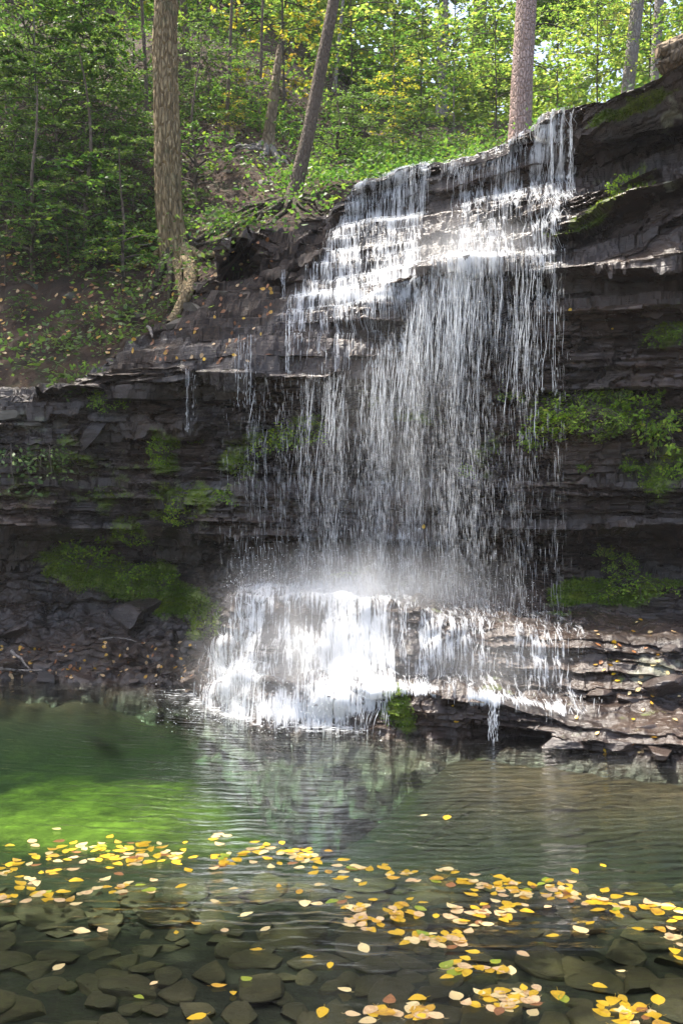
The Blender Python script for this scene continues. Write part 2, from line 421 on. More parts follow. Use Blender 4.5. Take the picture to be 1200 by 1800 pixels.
# ------------------------------------------------------------------ cliff
PX0, PX1 = -320, 1520
NU = 690
U = np.linspace(PX0, PX1, NU)

def row(pts, seed=None, a=(5.0, 0.05), sm=5):
    pts = sorted(pts)
    x = [p[0] for p in pts]
    py = np.interp(U, x, [p[1] for p in pts]); Y = np.interp(U, x, [p[2] for p in pts])
    py = blur(py, sm, 0); Y = blur(Y, sm, 0)
    if seed is not None:
        py = py + a[0] * 2 * (fbm(U / 38.0, seed, 0.5, seed, 4) - 0.5) * 1.6
        Y = Y + a[1] * 2 * (fbm(U / 46.0, seed + .3, 9.5, seed + 50, 4) - 0.5) * 1.6
    return W(U, py, Y)

def waterY(py): return CAMZ * F / (py - 900.0)
toe = [(-320, 1192), (0, 1200), (330, 1206), (345, 1235), (420, 1266), (520, 1280), (640, 1287), (860, 1302), (960, 1310), (1000, 1322), (1060, 1330), (1200, 1338), (1520, 1365)]
TOE = [(p, y, waterY(y)) for p, y in toe]
ROWS = []
rt = row(TOE, 1, (2.0, 0.03))
rb = rt.copy(); rb[:, 2] -= 0.85; rb[:, 1] -= 0.85 + 0.35 * (fbm(U / 60.0, 3.0, 0, 301, 4) - .5) * 2; rb[:, 0] *= rb[:, 1] / rt[:, 1]
ROWS += [('below', rb), ('toe', rt)]
def R(name, pts, a=(5.0, 0.05), sm=5): ROWS.append((name, row(pts, 10 + len(ROWS), a, sm)))
R('l1edge', [(-320, 1180, 10.1), (330, 1188, 10.0), (350, 1205, 8.9), (400, 1200, 8.35), (470, 1182, 8.2), (540, 1205, 8.0), (640, 1212, 7.72), (760, 1222, 7.55), (860, 1237, 7.45), (950, 1254, 7.33), (1060, 1278, 7.05), (1200, 1292, 6.95), (1520, 1310, 6.6)], (2.0, 0.03))
R('l1back', [(-320, 1140, 10.4), (330, 1150, 10.2), (355, 1175, 9.1), (400, 1160, 8.6), (470, 1165, 8.45), (640, 1190, 8.15), (860, 1203, 8.0), (1000, 1222, 7.8), (1200, 1245, 7.5), (1520, 1260, 7.2)], (3.0, 0.04))
R('l2edge', [(-320, 1100, 10.7), (330, 1110, 10.5), (365, 1110, 9.3), (400, 1075, 8.95), (440, 1050, 8.8), (560, 1040, 8.75), (640, 1050, 8.62), (720, 1076, 8.42), (860, 1100, 8.3), (1000, 1115, 8.15), (1200, 1135, 7.9), (1520, 1150, 7.6)], (4.0, 0.05))
R('l2back', [(-320, 1050, 11.0), (330, 1060, 10.8), (380, 1060, 9.9), (420, 1035, 9.6), (640, 1022, 9.6), (860, 1058, 9.4), (1000, 1078, 9.2), (1200, 1087, 8.9), (1520, 1090, 8.5)], (4.0, 0.06))
R('recfloor', [(-320, 1010, 11.2), (0, 1000, 11.2), (100, 975, 11.1), (200, 960, 11.1), (330, 1000, 11.1), (400, 1000, 10.4), (640, 1003, 10.3), (860, 1020, 10.1), (1000, 1012, 9.8), (1100, 995, 9.6), (1200, 990, 9.5), (1520, 990, 9.0)])
R('recroof', [(-320, 940, 11.0), (0, 945, 11.0), (200, 940, 11.1), (350, 955, 10.8), (640, 960, 10.2), (860, 945, 10.0), (1200, 940, 9.5), (1520, 935, 9.2)])
R('ovlip', [(-320, 925, 10.5), (0, 925, 10.5), (200, 928, 10.5), (350, 935, 10.1), (430, 943, 9.75), (640, 935, 9.55), (860, 918, 9.35), (1000, 912, 9.0), (1200, 915, 8.75), (1520, 915, 8.3)], (6, 0.09))
R('ledge850', [(-320, 850, 10.5), (0, 850, 10.55), (200, 852, 10.55), (300, 880, 10.2), (400, 848, 9.75), (560, 868, 9.5), (700, 865, 9.35), (800, 848, 9.35), (900, 850, 9.3), (1000, 850, 9.0), (1200, 840, 8.72), (1520, 840, 8.3)], (6, 0.09))
R('ledge850b', [(-320, 840, 10.65), (0, 840, 10.7), (200, 842, 10.7), (300, 868, 10.35), (400, 838, 9.95), (560, 848, 9.8), (700, 840, 9.7), (800, 828, 9.65), (900, 840, 9.5), (1000, 838, 9.2), (1200, 828, 8.9), (1520, 828, 8.5)], (4, 0.06))
R('mid', [(-320, 740, 10.4), (0, 745, 10.5), (200, 765, 10.6), (330, 772, 10.45), (430, 792, 9.95), (560, 785, 9.85), (700, 740, 9.75), (860, 740, 9.6), (1000, 740, 9.1), (1200, 735, 8.72), (1520, 735, 8.2)], (6, .07))
R('mosstop', [(-320, 715, 10.5), (0, 720, 10.6), (200, 735, 10.5), (330, 742, 10.25), (430, 742, 10.0), (560, 732, 9.95), (700, 700, 9.85), (860, 690, 9.6), (1000, 690, 9.1), (1200, 680, 8.7), (1520, 680, 8.2)], (5, .06))
R('shelfroof', [(-320, 712, 10.45), (0, 715, 10.55), (200, 705, 10.45), (330, 688, 10.15), (430, 676, 9.95), (560, 670, 9.9), (700, 655, 9.8), (860, 600, 9.6), (1000, 600, 9.05), (1200, 600, 8.62), (1520, 600, 8.1)], (3, .05))
R('shelflip', [(-320, 705, 10.55), (0, 708, 10.62), (130, 698, 10.55), (200, 684, 10.35), (300, 664, 9.85), (340, 655, 9.5), (430, 660, 9.32), (560, 660, 9.25), (640, 652, 9.3), (700, 640, 9.4), (860, 545, 9.5), (1000, 545, 8.95), (1200, 540, 8.55), (1520, 540, 8.0)], (3, .06))
R('shelftop', [(-320, 675, 10.6), (0, 690, 10.7), (130, 676, 10.6), (200, 650, 10.3), (330, 628, 9.75), (430, 602, 9.6), (560, 592, 9.55), (640, 585, 9.5), (720, 560, 9.45), (860, 500, 9.45), (1000, 492, 9.15), (1200, 490, 8.9), (1520, 490, 8.4)], (4, .06))
R('medge', [(-320, 670, 10.8), (0, 685, 10.85), (130, 672, 10.8), (200, 625, 10.6), (270, 600, 10.35), (330, 578, 10.2), (430, 580, 9.95), (500, 550, 10.05), (560, 536, 10.0), (640, 515, 9.7), (720, 482, 9.45), (800, 455, 9.2), (860, 450, 9.08), (940, 452, 8.9), (1000, 462, 8.75), (1100, 466, 8.52), (1200, 452, 8.35), (1520, 440, 7.8)], (4, .06))
R('mback', [(-320, 668, 11.2), (0, 682, 11.3), (130, 668, 11.2), (200, 615, 10.95), (330, 548, 10.8), (430, 522, 10.75), (500, 505, 10.75), (560, 485, 10.55), (640, 470, 10.25), (720, 450, 10.0), (800, 432, 9.65), (860, 422, 9.5), (940, 426, 9.25), (1000, 428, 9.05), (1100, 420, 8.85), (1200, 395, 8.7), (1520, 370, 8.1)], (4, .05))
R('tedge', [(-320, 668, 11.6), (0, 682, 11.6), (130, 668, 11.5), (200, 615, 11.2), (330, 535, 11.1), (380, 512, 11.0), (450, 488, 10.95), (520, 455, 10.9), (600, 395, 10.85), (680, 385, 10.6), (750, 380, 10.35), (790, 355, 10.15), (845, 347, 9.85), (960, 332, 9.35), (1000, 335, 9.15), (1100, 325, 8.85), (1200, 295, 8.65), (1520, 240, 8.0)], (4, .05))
R('tback', [(-320, 670, 11.8), (0, 684, 11.8), (130, 670, 11.7), (200, 616, 11.5), (330, 530, 11.35), (380, 508, 11.2), (450, 482, 11.15), (520, 448, 11.1), (600, 385, 11.1), (680, 373, 10.9), (750, 366, 10.65), (790, 344, 10.45), (845, 335, 10.15), (960, 318, 9.65), (1000, 312, 9.55), (1060, 290, 9.45), (1200, 238, 9.1), (1520, 150, 8.3)], (3, .04))
R('underlip', [(-320, 672, 12.0), (0, 686, 12.0), (130, 672, 11.9), (200, 620, 11.7), (330, 526, 11.45), (380, 500, 11.3), (396, 482, 11.8), (434, 470, 11.8), (448, 474, 11.2), (520, 440, 11.15), (560, 402, 11.3), (640, 338, 11.0), (700, 318, 10.75), (780, 298, 10.35), (860, 275, 9.95), (920, 255, 9.7), (985, 228, 9.35), (1010, 270, 9.4), (1060, 268, 9.45), (1100, 262, 9.4), (1200, 232, 9.1), (1520, 140, 8.3)], (3, .03), 3)
R('blockbase', [(-320, 673, 12.1), (0, 688, 12.1), (130, 674, 12.0), (200, 622, 11.8), (330, 524, 11.5), (382, 492, 11.3), (396, 436, 11.75), (434, 416, 11.7), (448, 464, 11.1), (520, 428, 11.1), (560, 392, 11.3), (640, 330, 11.0), (700, 310, 10.75), (780, 292, 10.35), (860, 268, 9.95), (920, 248, 9.7), (985, 218, 9.3), (1010, 232, 9.1), (1050, 255, 9.08), (1100, 250, 9.05), (1200, 220, 8.75), (1520, 120, 7.8)], (3, .03), 3)
R('lip', [(-320, 675, 12.3), (0, 690, 12.3), (130, 676, 12.2), (200, 625, 12.0), (330, 522, 11.7), (380, 486, 11.4), (394, 424, 11.15), (432, 402, 11.1), (520, 383, 11.5), (560, 371, 11.5), (640, 312, 11.0), (700, 292, 10.75), (780, 278, 10.35), (860, 254, 9.95), (920, 234, 9.7), (960, 204, 9.35), (1000, 188, 9.1), (1060, 172, 8.8), (1120, 150, 8.62), (1150, 132, 8.5), (1200, 96, 8.2), (1520, -40, 7.1)], (3, .04), 3)
lipw = ROWS[-1][1]
lb = lipw.copy(); lb[:, 1] += 0.45; lb[:, 2] += 0.02; lb[:, 0] *= (lb[:, 1] / lipw[:, 1])
ROWS.append(('lipback', lb))
lb2 = lipw.copy(); lb2[:, 1] += 2.6; lb2[:, 2] -= 0.12; lb2[:, 0] *= (lb2[:, 1] / lipw[:, 1])
ROWS.append(('lipfar', lb2))

segs = []; RI = {}
cnt = 0
for k in range(len(ROWS) - 1):
    A, B = ROWS[k][1], ROWS[k + 1][1]
    RI[ROWS[k][0]] = cnt
    sel = (U > -100) & (U < 1300)
    ln = np.mean(np.linalg.norm(B - A, axis=1)[sel])
    n = int(np.clip(ln / 0.0125, 5, 90))
    if ROWS[k][0] in ('below', 'lipback'): n = 14
    t = np.linspace(0, 1, n, endpoint=False)[:, None, None]
    segs.append(A[None] * (1 - t) + B[None] * t); cnt += n
RI[ROWS[-1][0]] = cnt
segs.append(ROWS[-1][1][None])
G = np.concatenate(segs, 0)         # nv, nu, 3
NV = G.shape[0]
G = blur(G, 2, 0)
BASE = G.copy()

def grid_normals(G):
    du = np.gradient(G, axis=1); dv = np.gradient(G, axis=0)
    n = np.cross(du, dv); n /= np.linalg.norm(n, axis=2)[..., None] + 1e-9
    return n
Nn = grid_normals(blur(blur(G, 3, 0), 3, 1))
x, y, z = G[..., 0], G[..., 1], G[..., 2]
UU = np.broadcast_to(U[None, :], x.shape)
tilt = 0.38 * sstep(960, 1090, UU) * sstep(3.75, 4.25, z) - 0.03
low = sstep(1.25, 0.85, z)
s = z - tilt * (x - 2.0) + 0.05 * (fbm(x * 0.9, y * 0.9, z * 0.4, 3, 3) - 0.5) * 2 + 0.02 * np.sin(z * 9 + x)
hor = np.clip(1 - np.abs(Nn[..., 2]), 0, 1)
disp = 0
for th, amp, jw, sd in ((0.36, 0.15, 0.7, 4), (0.16, 0.12, 1.1, 5), (0.075, 0.07, 1.7, 6), (0.034, 0.028, 2.6, 7)):
    q_ = s / th + 0.5 * vn(x * 0.6, s * 0.7, 0, sd + 20) + 0.12 * vn(x * 3.1, s * 2, 0, sd + 21)
    k = np.floor(q_); fr = q_ - k
    hk = _hash(k, k * 0, k * 0, sd)
    sm_ = fbm(x * jw + hk * 50, k * 7.3, 0, sd + 2, 3)
    jag = _hash(k, np.floor(x * jw * 2.2 + hk * 37.0 + 1.2 * vn(x * 2.5, k, 0, sd + 9)), k * 0, sd + 1)
    on = sstep(0.32, 0.62, sm_ + 0.25 * (hk - .5))
    saw = (1 - fr) ** 1.3 * on
    disp = disp + amp * (0.85 * saw + 0.9 * (sm_ - 0.5) + 0.42 * (jag - 0.5) - 0.3) * (1 - 0.5 * low * sstep(900, 750, UU)) * (1 + 0.25 * low)
blk = sstep(1000, 1025, UU) * sstep(RI['underlip'] - 2, RI['underlip'] + 4, np.arange(NV))[:, None]
disp = disp * (0.25 + 0.75 * hor) * (1 - 0.45 * blk) 
rough = 0.11 * (fbm(x * 2.2, y * 2.2, z * 2.8, 31, 5) - 0.5) + 0.05 * (fbm(x * 9, y * 9, z * 12, 37, 4) - 0.5)
rough = rough * (1 + 1.1 * low * sstep(950, 750, UU))
lump = 0.16 * (fbm(x * 1.1 + 4, y * 1.1, z * 1.6, 43, 3) - 0.5) + low * (0.10 - 0.07 * sstep(800, 900, UU)) * (np.abs(fbm(x * 3.3, y * 3.3, z * 4.5, 47, 3) - 0.5) * 4 - 0.5)
rough = rough + lump
jt = 0
for th, jw, sd in ((0.36, 1.25, 4), (0.16, 2.1, 5)):
    q_ = s / th + 0.5 * vn(x * 0.6, s * 0.7, 0, sd + 20) + 0.12 * vn(x * 3.1, s * 2, 0, sd + 21)
    k = np.floor(q_); hk = _hash(k, k * 0, k * 0, sd + 60)
    cc = x * jw + hk * 31 + 0.35 * (vn(x * 2.0, k * 3.1, 0, sd + 61) - .5) + 0.12 * np.sin(s * 40)
    j = np.floor(cc); fj = cc - j
    jt = jt + (_hash(k, j, k * 0, sd + 62) - 0.5) * th * 0.42 - 0.05 * np.exp(-(np.minimum(fj, 1 - fj) / 0.025) ** 2) * (_hash(k, j, k * 0, sd + 63) > .45)
disp = disp + jt * hor * (1 - 0.8 * blk) * (1 - 0.5 * low)
d3 = np.stack([Nn[..., 0], Nn[..., 1], Nn[..., 2] * 0.25], -1)
G = G + d3 * disp[..., None] + Nn * rough[..., None]
# crown of the lower mound: an arched set of steps
CL_V = G.reshape(-1, 3); CL_F = grid_faces(NV, NU)
slope = sstep(0.30, 0.55, np.abs(Nn[..., 2])) * sstep(0.99, 0.93, np.abs(Nn[..., 2])) * sstep(0.95, 1.2, z) * (1 - blk)
for th, sd, am in ((0.19, 71, .95), (0.075, 72, .8)):
    sg = G[..., 2] - tilt * (G[..., 0] - 2.0)
    q_ = sg / th + 0.8 * fbm(x * 0.8, y * 0.5, 0, sd, 3) + 0.35 * _hash(np.floor(x * 1.6 + 3 * vn(x, z * 3, 0, sd)), np.floor(sg / th), 0 * x, sd)
    fr = q_ - np.floor(q_)
    G[..., 2] += slope * am * th * (sstep(.6, .92, fr) - fr)
CL_V = G.reshape(-1, 3)
PXg = 600 + G[..., 0] / G[..., 1] * F
PYg = 900 - (G[..., 2] - CAMZ) / G[..., 1] * F
PXw = PXg + 90 * (fbm(x * 3, y * 3, z * 3, 51, 4) - .5); PYw = PYg + 60 * (fbm(x * 3, y * 3, z * 5, 53, 4) - .5)
def ell(cx, cy, rx, ry, rot=0.0, soft=0.5):
    c_, s_ = math.cos(rot), math.sin(rot)
    dx, dy = PXw - cx, PYw - cy
    a = (dx * c_ + dy * s_) / rx; b = (-dx * s_ + dy * c_) / ry
    return sstep(1.0 + soft, 1.0 - soft, np.sqrt(a * a + b * b))
moss = 0.62 * ell(510, 765, 95, 32)
for e in ((705, 715, 90, 30, 0.3, .5, .45), (170, 1010, 110, 45, 0.35, .5, 1.0), (290, 1040, 95, 45, .4, .5, .95), (350, 1090, 50, 40, .3, .6, .6), (1080, 1040, 130, 28, -0.1, .5, .85), (1140, 290, 60, 12, -0.55, .5, .45),
          (1090, 345, 110, 14, -0.45, .5, .5), (1020, 395, 60, 10, -.4, .5, .5), (1060, 730, 130, 45, 0.15, .6, .6), (850, 800, 60, 60, 0, .6, .45), (1170, 830, 60, 60, 0, .6, .6), (700, 1245, 40, 40, 0, .6, .8), (1010, 1300, 50, 20, 0, .6, .45),
          (285, 800, 40, 40, 0, .6, .6), (320, 880, 90, 40, 0.2, .6, .55), (230, 930, 50, 25, 0, .6, .6), (1100, 190, 90, 14, -.35, .5, .8), (120, 850, 160, 90, 0, .7, .42), (430, 470, 60, 90, 0, .7, .3), (860, 1200, 50, 50, 0, .6, .4), (420, 810, 40, 50, 0, .6, .5), (1175, 585, 40, 18, -.2, .6, .8), (650, 1010, 110, 18, 0, .6, .4)):
    moss = np.maximum(moss, e[6] * ell(*e[:6]))
moss = np.maximum(moss, 0.22 * np.clip(Nn[..., 2], 0, 1))
moss = np.clip(moss * (0.45 + 1.1 * fbm(x * 1.6, y * 1.6, s * 8.0, 331, 4)), 0, 1)
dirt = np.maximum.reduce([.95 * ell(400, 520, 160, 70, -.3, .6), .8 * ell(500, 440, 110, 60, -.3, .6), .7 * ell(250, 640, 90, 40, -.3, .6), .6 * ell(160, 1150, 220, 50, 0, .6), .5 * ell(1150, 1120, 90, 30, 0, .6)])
pale = np.zeros_like(moss)
for e in ((1180, 190, 25, 30, 0, .6, .62), (1165, 215, 14, 30, 0, .6, .62), (45, 740, 70, 30, 0, .6, .5), (390, 872, 34, 26, 0, .6, .6), (700, 735, 60, 22, -.2, .6, .45), (1185, 320, 25, 14, -.4, .5, .7), (1150, 1180, 60, 40, 0, .6, .55), (760, 850, 70, 10, 0, .6, .45)):
    pale = np.maximum(pale, e[6] * ell(*e[:6]))
cl = new_mesh('cliff', CL_V, CL_F, [M_ROCK], None, False, {'moss': ('POINT', moss.ravel()), 'pale': ('POINT', pale.ravel()), 'dirt': ('POINT', dirt.ravel())})
cliff = tag(link('cliff', cl), kind='structure')
BVC = BVHTree.FromPolygons([tuple(v) for v in CL_V[:].tolist()], CL_F.tolist())

# ------------------------------------------------------------------ hillside (rows in px -> z over distance)
HR = [
    [(-900, 690, 10.2), (-320, 700, 11.0), (0, 688, 11.0), (130, 675, 11.0), (200, 632, 11.0), (270, 603, 11.1), (330, 560, 11.4), (370, 530, 11.35), (390, 490, 11.4), (430, 440, 11.45), (560, 396, 11.8), (640, 350, 11.8), (700, 325, 12.0), (800, 310, 12), (900, 270, 11.5), (1000, 240, 10.9), (1060, 225, 10.6), (1200, 150, 10.2), (1520, 20, 9.6), (2100, -120, 9)],
    [(-900, 590, 11.2), (-320, 600, 11.8), (0, 600, 11.8), (130, 592, 11.8), (200, 570, 11.7), (270, 540, 11.9), (330, 468, 12.2), (430, 396, 12.4), (560, 345, 12.8), (640, 325, 13.0), (800, 312, 13.5), (1000, 260, 12.5), (1200, 180, 12), (1520, 50, 11.5), (2100, -150, 11)],
    [(-900, 420, 13), (-320, 430, 13.4), (0, 430, 13.4), (200, 425, 13.2), (300, 400, 13.2), (430, 360, 13.4), (560, 318, 14), (700, 305, 15), (800, 300, 15.5), (1000, 270, 14.5), (1200, 190, 14), (1520, 60, 14), (2100, -150, 14)],
    [(-900, 230, 15.5), (-320, 240, 16), (0, 250, 16), (300, 235, 16), (450, 255, 15.5), (600, 275, 16.5), (750, 280, 19), (1000, 240, 18), (1200, 170, 18), (2100, -150, 18)],
    [(-900, 60, 20), (0, 90, 20), (300, 95, 20), (500, 140, 20.5), (700, 240, 24), (1000, 215, 26), (1200, 170, 26), (2100, -60, 26)],
    [(-900, -150, 30), (0, -100, 30), (500, 20, 32), (800, 215, 42), (1200, 200, 46), (2100, 0, 46)],
    [(-900, -200, 70), (0, -200, 70), (800, 230, 90), (2100, 100, 90)]]
HU = np.linspace(-900, 2100, 420)
HY = []; HZ = []
for r in HR:
    xs = [p[0] for p in r]
    py = blur(np.interp(HU, xs, [p[1] for p in r]), 3, 0); Y = blur(np.interp(HU, xs, [p[2] for p in r]), 3, 0)
    HY.append(Y); HZ.append(CAMZ + (900 - py) / F * Y)
HY = np.array(HY); HZ = np.array(HZ)
HT = np.concatenate([np.linspace(k, k + 1, m, endpoint=False) for k, m in enumerate((50, 60, 60, 60, 40, 30))] + [[6.0]])
hy = np.empty((len(HT), len(HU))); hz = hy.copy()
for i in range(len(HU)):
    hy[:, i] = np.interp(HT, np.arange(7), HY[:, i]); hz[:, i] = np.interp(HT, np.arange(7), HZ[:, i])
hz = blur(hz, 4, 0)
hx = (HU[None] - 600) / F * hy
leftw = sstep(700, 560, HU)[None] * np.ones_like(hx)
bumpy = (0.42 * (fbm(hx * 0.9, hy * 0.9, hz * 0.9, 61, 5) - 0.5) + 0.24 * (fbm(hx * 3.5, hy * 4, hz * 4, 67, 4) - 0.5)) * sstep(0, 0.5, HT)[:, None]
terr = 0.16 * (vn(hz * 2.2 + 0.8 * fbm(hx, hy, 0, 71, 3), hx * 0.6, 0, 73) - 0.5)
hz = hz + bumpy + terr * leftw * sstep(0.1, 0.6, HT)[:, None] * sstep(3.4, 2.5, HT)[:, None]
HV = np.stack([hx, hy, hz], -1)
hs = new_mesh('hillside', HV.reshape(-1, 3), grid_faces(*hx.shape), [M_SOIL], None, False)
hill = tag(link('hillside', hs), kind='structure')
def hill_z(X, Y):
    px = 600 + X / Y * F
    i = int(np.clip(np.searchsorted(HU, px), 0, len(HU) - 1))
    return float(np.interp(Y, hy[:, i], hz[:, i]))
BVH_ = BVHTree.FromPolygons([tuple(v) for v in HV.reshape(-1, 3).tolist()], grid_faces(*hx.shape).tolist())

def hit(px, py, which='any'):
    """where the sight line of that bearing meets rock or soil; gives point, normal"""
    o = Vector((0, 0, CAMZ)); d = Vector(((px - 600) / F, 1.0, (900 - py) / F)).normalized()
    best = None
    for nm, b in (('cliff', BVC), ('hill', BVH_)):
        if which not in ('any', nm): continue
        p, nr, idx, dist = b.ray_cast(o, d)
        if p is not None and (best is None or dist < best[2]): best = (p, nr, dist)
    if best is None: return None
    p, nr, _ = best
    if nr.dot(d) > 0: nr = -nr
    return p, nr

# ------------------------------------------------------------------ pool bed, near ground, water
gx = np.linspace(-9, 9, 241); gy = np.linspace(-12, 12.5, 321)
GX, GY = np.meshgrid(gx, gy)
dep = 0.22 + 0.14 * sstep(3.8, 6.2, GY) + 0.35 * sstep(5.4, 7.0, GY) * sstep(-1.2, -0.1, GX) * sstep(2.2, 1.2, GX) + 0.10 * sstep(0.5, -2.0, GX) * sstep(5.0, 6.5, GY)
dep = dep - 0.30 * sstep(8.2, 9.9, GY) * sstep(-0.8, -2.4, GX) - 0.12 * sstep(5.6, 7.2, GY) * sstep(0.6, 2.0, GX)
m_ = sstep(-0.1, 0.9, GX) * sstep(5.3, 6.5, GY); dep = dep * (1 - m_) + 0.13 * m_
bz = -dep + 0.05 * (fbm(GX * 1.5, GY * 1.5, 0, 81, 4) - 0.5)
bz = np.where(GY < 2.6, bz + 0.75 * sstep(2.6, -1.0, GY) * 1.0, bz)
bz = bz + 1.6 * sstep(4.2, 8.5, np.abs(GX)) + 0.03 * (fbm(GX * 8, GY * 8, 0, 83, 3) - 0.5)
pb = new_mesh('pool_bed', np.stack([GX, GY, bz], -1).reshape(-1, 3), grid_faces(*GX.shape), [M_POOLBED], None, True, {'sun_patch_sand': ('POINT', (np.exp(-((GX + 1.9) / 1.35) ** 2 - ((GY - 7.0) / 0.85) ** 2) * 1.0).ravel()), 'brown': ('POINT', (sstep(.3, 1.4, GX) * sstep(5.6, 6.6, GY) + sstep(9.0, 9.8, GY) * sstep(-.5, -1.5, GX)).ravel())})  # sandy lobe placed where the painted sun patch lies on the bed
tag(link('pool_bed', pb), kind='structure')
gr = new_mesh('ground', [(-300, -300, -2.2), (300, -300, -2.2), (300, 300, -2.2), (-300, 300, -2.2)], np.array([[0, 1, 2, 3]]), [M_SOIL])
tag(link('ground', gr), kind='structure')
def bed_z(X, Y):
    i = int(np.clip(np.searchsorted(gy, Y), 0, len(gy) - 1)); j = int(np.clip(np.searchsorted(gx, X), 0, len(gx) - 1))
    return float(bz[i, j])
wx0, wx1, wy0, wy1, wb = -8.5, 8.5, 0.2, 12.0, -1.9
wm = new_mesh('water', [(wx0, wy0, wb), (wx1, wy0, wb), (wx1, wy1, wb), (wx0, wy1, wb), (wx0, wy0, 0), (wx1, wy0, 0), (wx1, wy1, 0), (wx0, wy1, 0)],
              np.array([[3, 2, 1, 0], [4, 5, 6, 7], [0, 1, 5, 4], [1, 2, 6, 5], [2, 3, 7, 6], [3, 0, 4, 7]]), [M_POOL])
tag(link('water', wm), kind='structure')

# ------------------------------------------------------------------ the waterfall
fall = empty('waterfall', (0.6, 9.0, 0.0), 'white waterfall dropping over a dark layered rock cliff into the green pool', 'waterfall')
def wpart(name, me, parent=None):
    o = link(name, me, parent or fall)
    o.location = (-fall.location) if parent is None else (0, 0, 0)
    return o
SM = blur(blur(G, 5, 0), 5, 1)
SMN = grid_normals(SM)
def inpoly(px, py, poly):
    r = np.zeros(px.shape, bool); n = len(poly)
    for i in range(n):
        x1, y1 = poly[i]; x2, y2 = poly[(i + 1) % n]
        c = ((y1 > py) != (y2 > py)) & (px < (x2 - x1) * (py - y1) / (y2 - y1 + 1e-9) + x1)
        r ^= c
    return r.astype(float)
def sub(v0, v1, p0, p1):
    i0, i1 = np.searchsorted(U, p0), np.searchsorted(U, p1)
    return slice(v0, v1), slice(i0, i1)
def film(name, sl2, den, off, mat, parent=None):
    P = SM[sl2] + SMN[sl2] * off
    P[..., 1] -= 0.012
    nv, nu = P.shape[:2]
    arc = np.concatenate([np.zeros((1, nu)), np.cumsum(np.linalg.norm(np.diff(P, axis=0), axis=2), 0)], 0)
    arc = arc.mean(1, keepdims=True) + 0 * arc
    fl = np.stack([P[..., 0], arc, P[..., 1] * 0], -1)
    keep = den > 0.02
    Fc = grid_faces(nv, nu); kf = keep.ravel()[Fc].any(1)
    used = np.unique(Fc[kf]); mp = np.full(nv * nu, -1); mp[used] = np.arange(len(used))
    me = new_mesh(name, P.reshape(-1, 3)[used], mp[Fc[kf]], [mat], None, True, {'den': ('POINT', den.ravel()[used]), 'flow': ('POINT', fl.reshape(-1, 3)[used])})
    return wpart(name, me, parent)

pxs, pys = 600 + SM[..., 0] / SM[..., 1] * F, 900 - (SM[..., 2] - CAMZ) / SM[..., 1] * F
# upper cascade
A = sub(RI['shelflip'], RI['lip'] + 4, 470, 1012)
px, py = pxs[A], pys[A]
den = 0.60 * inpoly(px, py, [(640, 290), (765, 262), (752, 375), (742, 440), (715, 500), (640, 560), (560, 580), (480, 570), (520, 520), (575, 430), (615, 370)])
den = np.maximum(den, 0.55 * inpoly(px, py, [(775, 258), (920, 215), (1004, 170), (1004, 330), (975, 470), (735, 500), (770, 440), (800, 400), (800, 350), (775, 330)]))
den = np.maximum(den, 0.34 * inpoly(px, py, [(520, 545), (720, 490), (990, 455), (990, 520), (900, 620), (700, 650), (500, 655)]))
den = blur(blur(den, 22, 0), 6, 1)
def g2(cx, cy, rx, ry): return np.exp(-((px - cx) / rx) ** 2 - ((py - cy) / ry) ** 2)
den = den + 0.2 * g2(850, 462, 115, 22) + 0.25 * g2(800, 480, 80, 40) + 0.3 * g2(700, 505, 55, 30) + 0.25 * g2(960, 230, 12, 60) + 0.12 * g2(735, 420, 14, 60) + 0.12 * g2(600, 480, 70, 60) + 0.5 * g2(610, 522, 110, 9) + .3 * g2(720, 486, 60, 10) + .2 * g2(690, 383, 70, 8) + .22 * g2(850, 345, 90, 10)
tedge_ = np.interp(px, [560, 600, 680, 750, 790, 845, 960, 1000], [430, 395, 385, 380, 355, 347, 332, 335])
den = den + 0.12 * sstep(25, -5, py - tedge_) * (den > .06)
den = den * (1 - 0.9 * np.exp(-((px - 768) / 26) ** 2 - ((py - 400) / 45) ** 2))
strm = vn(px / 9.0 + 0.35 * py / 40, 3.0, 0, 91) * 0.65 + vn(px / 26.0, 8.0, py / 70, 92) * 0.35
den = np.clip(den + (strm - 0.5) * 0.85 * (den > 0.05), 0, 1.2)
denA = den
film('upper_cascade', A, den, 0.03, M_FILM)
# lower cascade
B = sub(RI['toe'] - 3, RI['recfloor'] - 10, 325, 1060)
px, py = pxs[B], pys[B]
den = 0.53 * inpoly(px, py, [(430, 1030), (650, 1015), (700, 1050), (670, 1200), (690, 1300), (340, 1290), (335, 1230), (375, 1130)])
den = np.maximum(den, 0.45 * inpoly(px, py, [(640, 1030), (860, 1050), (870, 1110), (860, 1215), (640, 1225)]))
den = np.maximum(den, 0.42 * inpoly(px, py, [(840, 1070), (1020, 1085), (1010, 1225), (840, 1225)]))
den = np.maximum(den, 0.40 * inpoly(px, py, [(690, 1185), (870, 1190), (1060, 1225), (1080, 1275), (940, 1250), (690, 1215)]))
den = blur(blur(den, 8, 0), 6, 1)
den = den + 0.18 * g2(560, 1150, 170, 120) + 0.6 * g2(610, 1140, 70, 120) + 0.45 * g2(420, 1180, 50, 60) + 0.5 * g2(560, 1042, 110, 14) + 0.6 * g2(520, 1255, 110, 28) + 0.12 * g2(760, 1092, 110, 14) + 0.25 * g2(760, 1150, 70, 50) + 0.25 * g2(930, 1150, 40, 45) + .35 * g2(840, 1140, 20, 50) + 0.35 * g2(430, 1080, 40, 40)
den = den - 0.45 * g2(545, 1090, 45, 30) - 0.4 * g2(500, 1190, 40, 20) - 0.2 * g2(720, 1130, 30, 30) - 0.5 * g2(640, 1265, 50, 16)
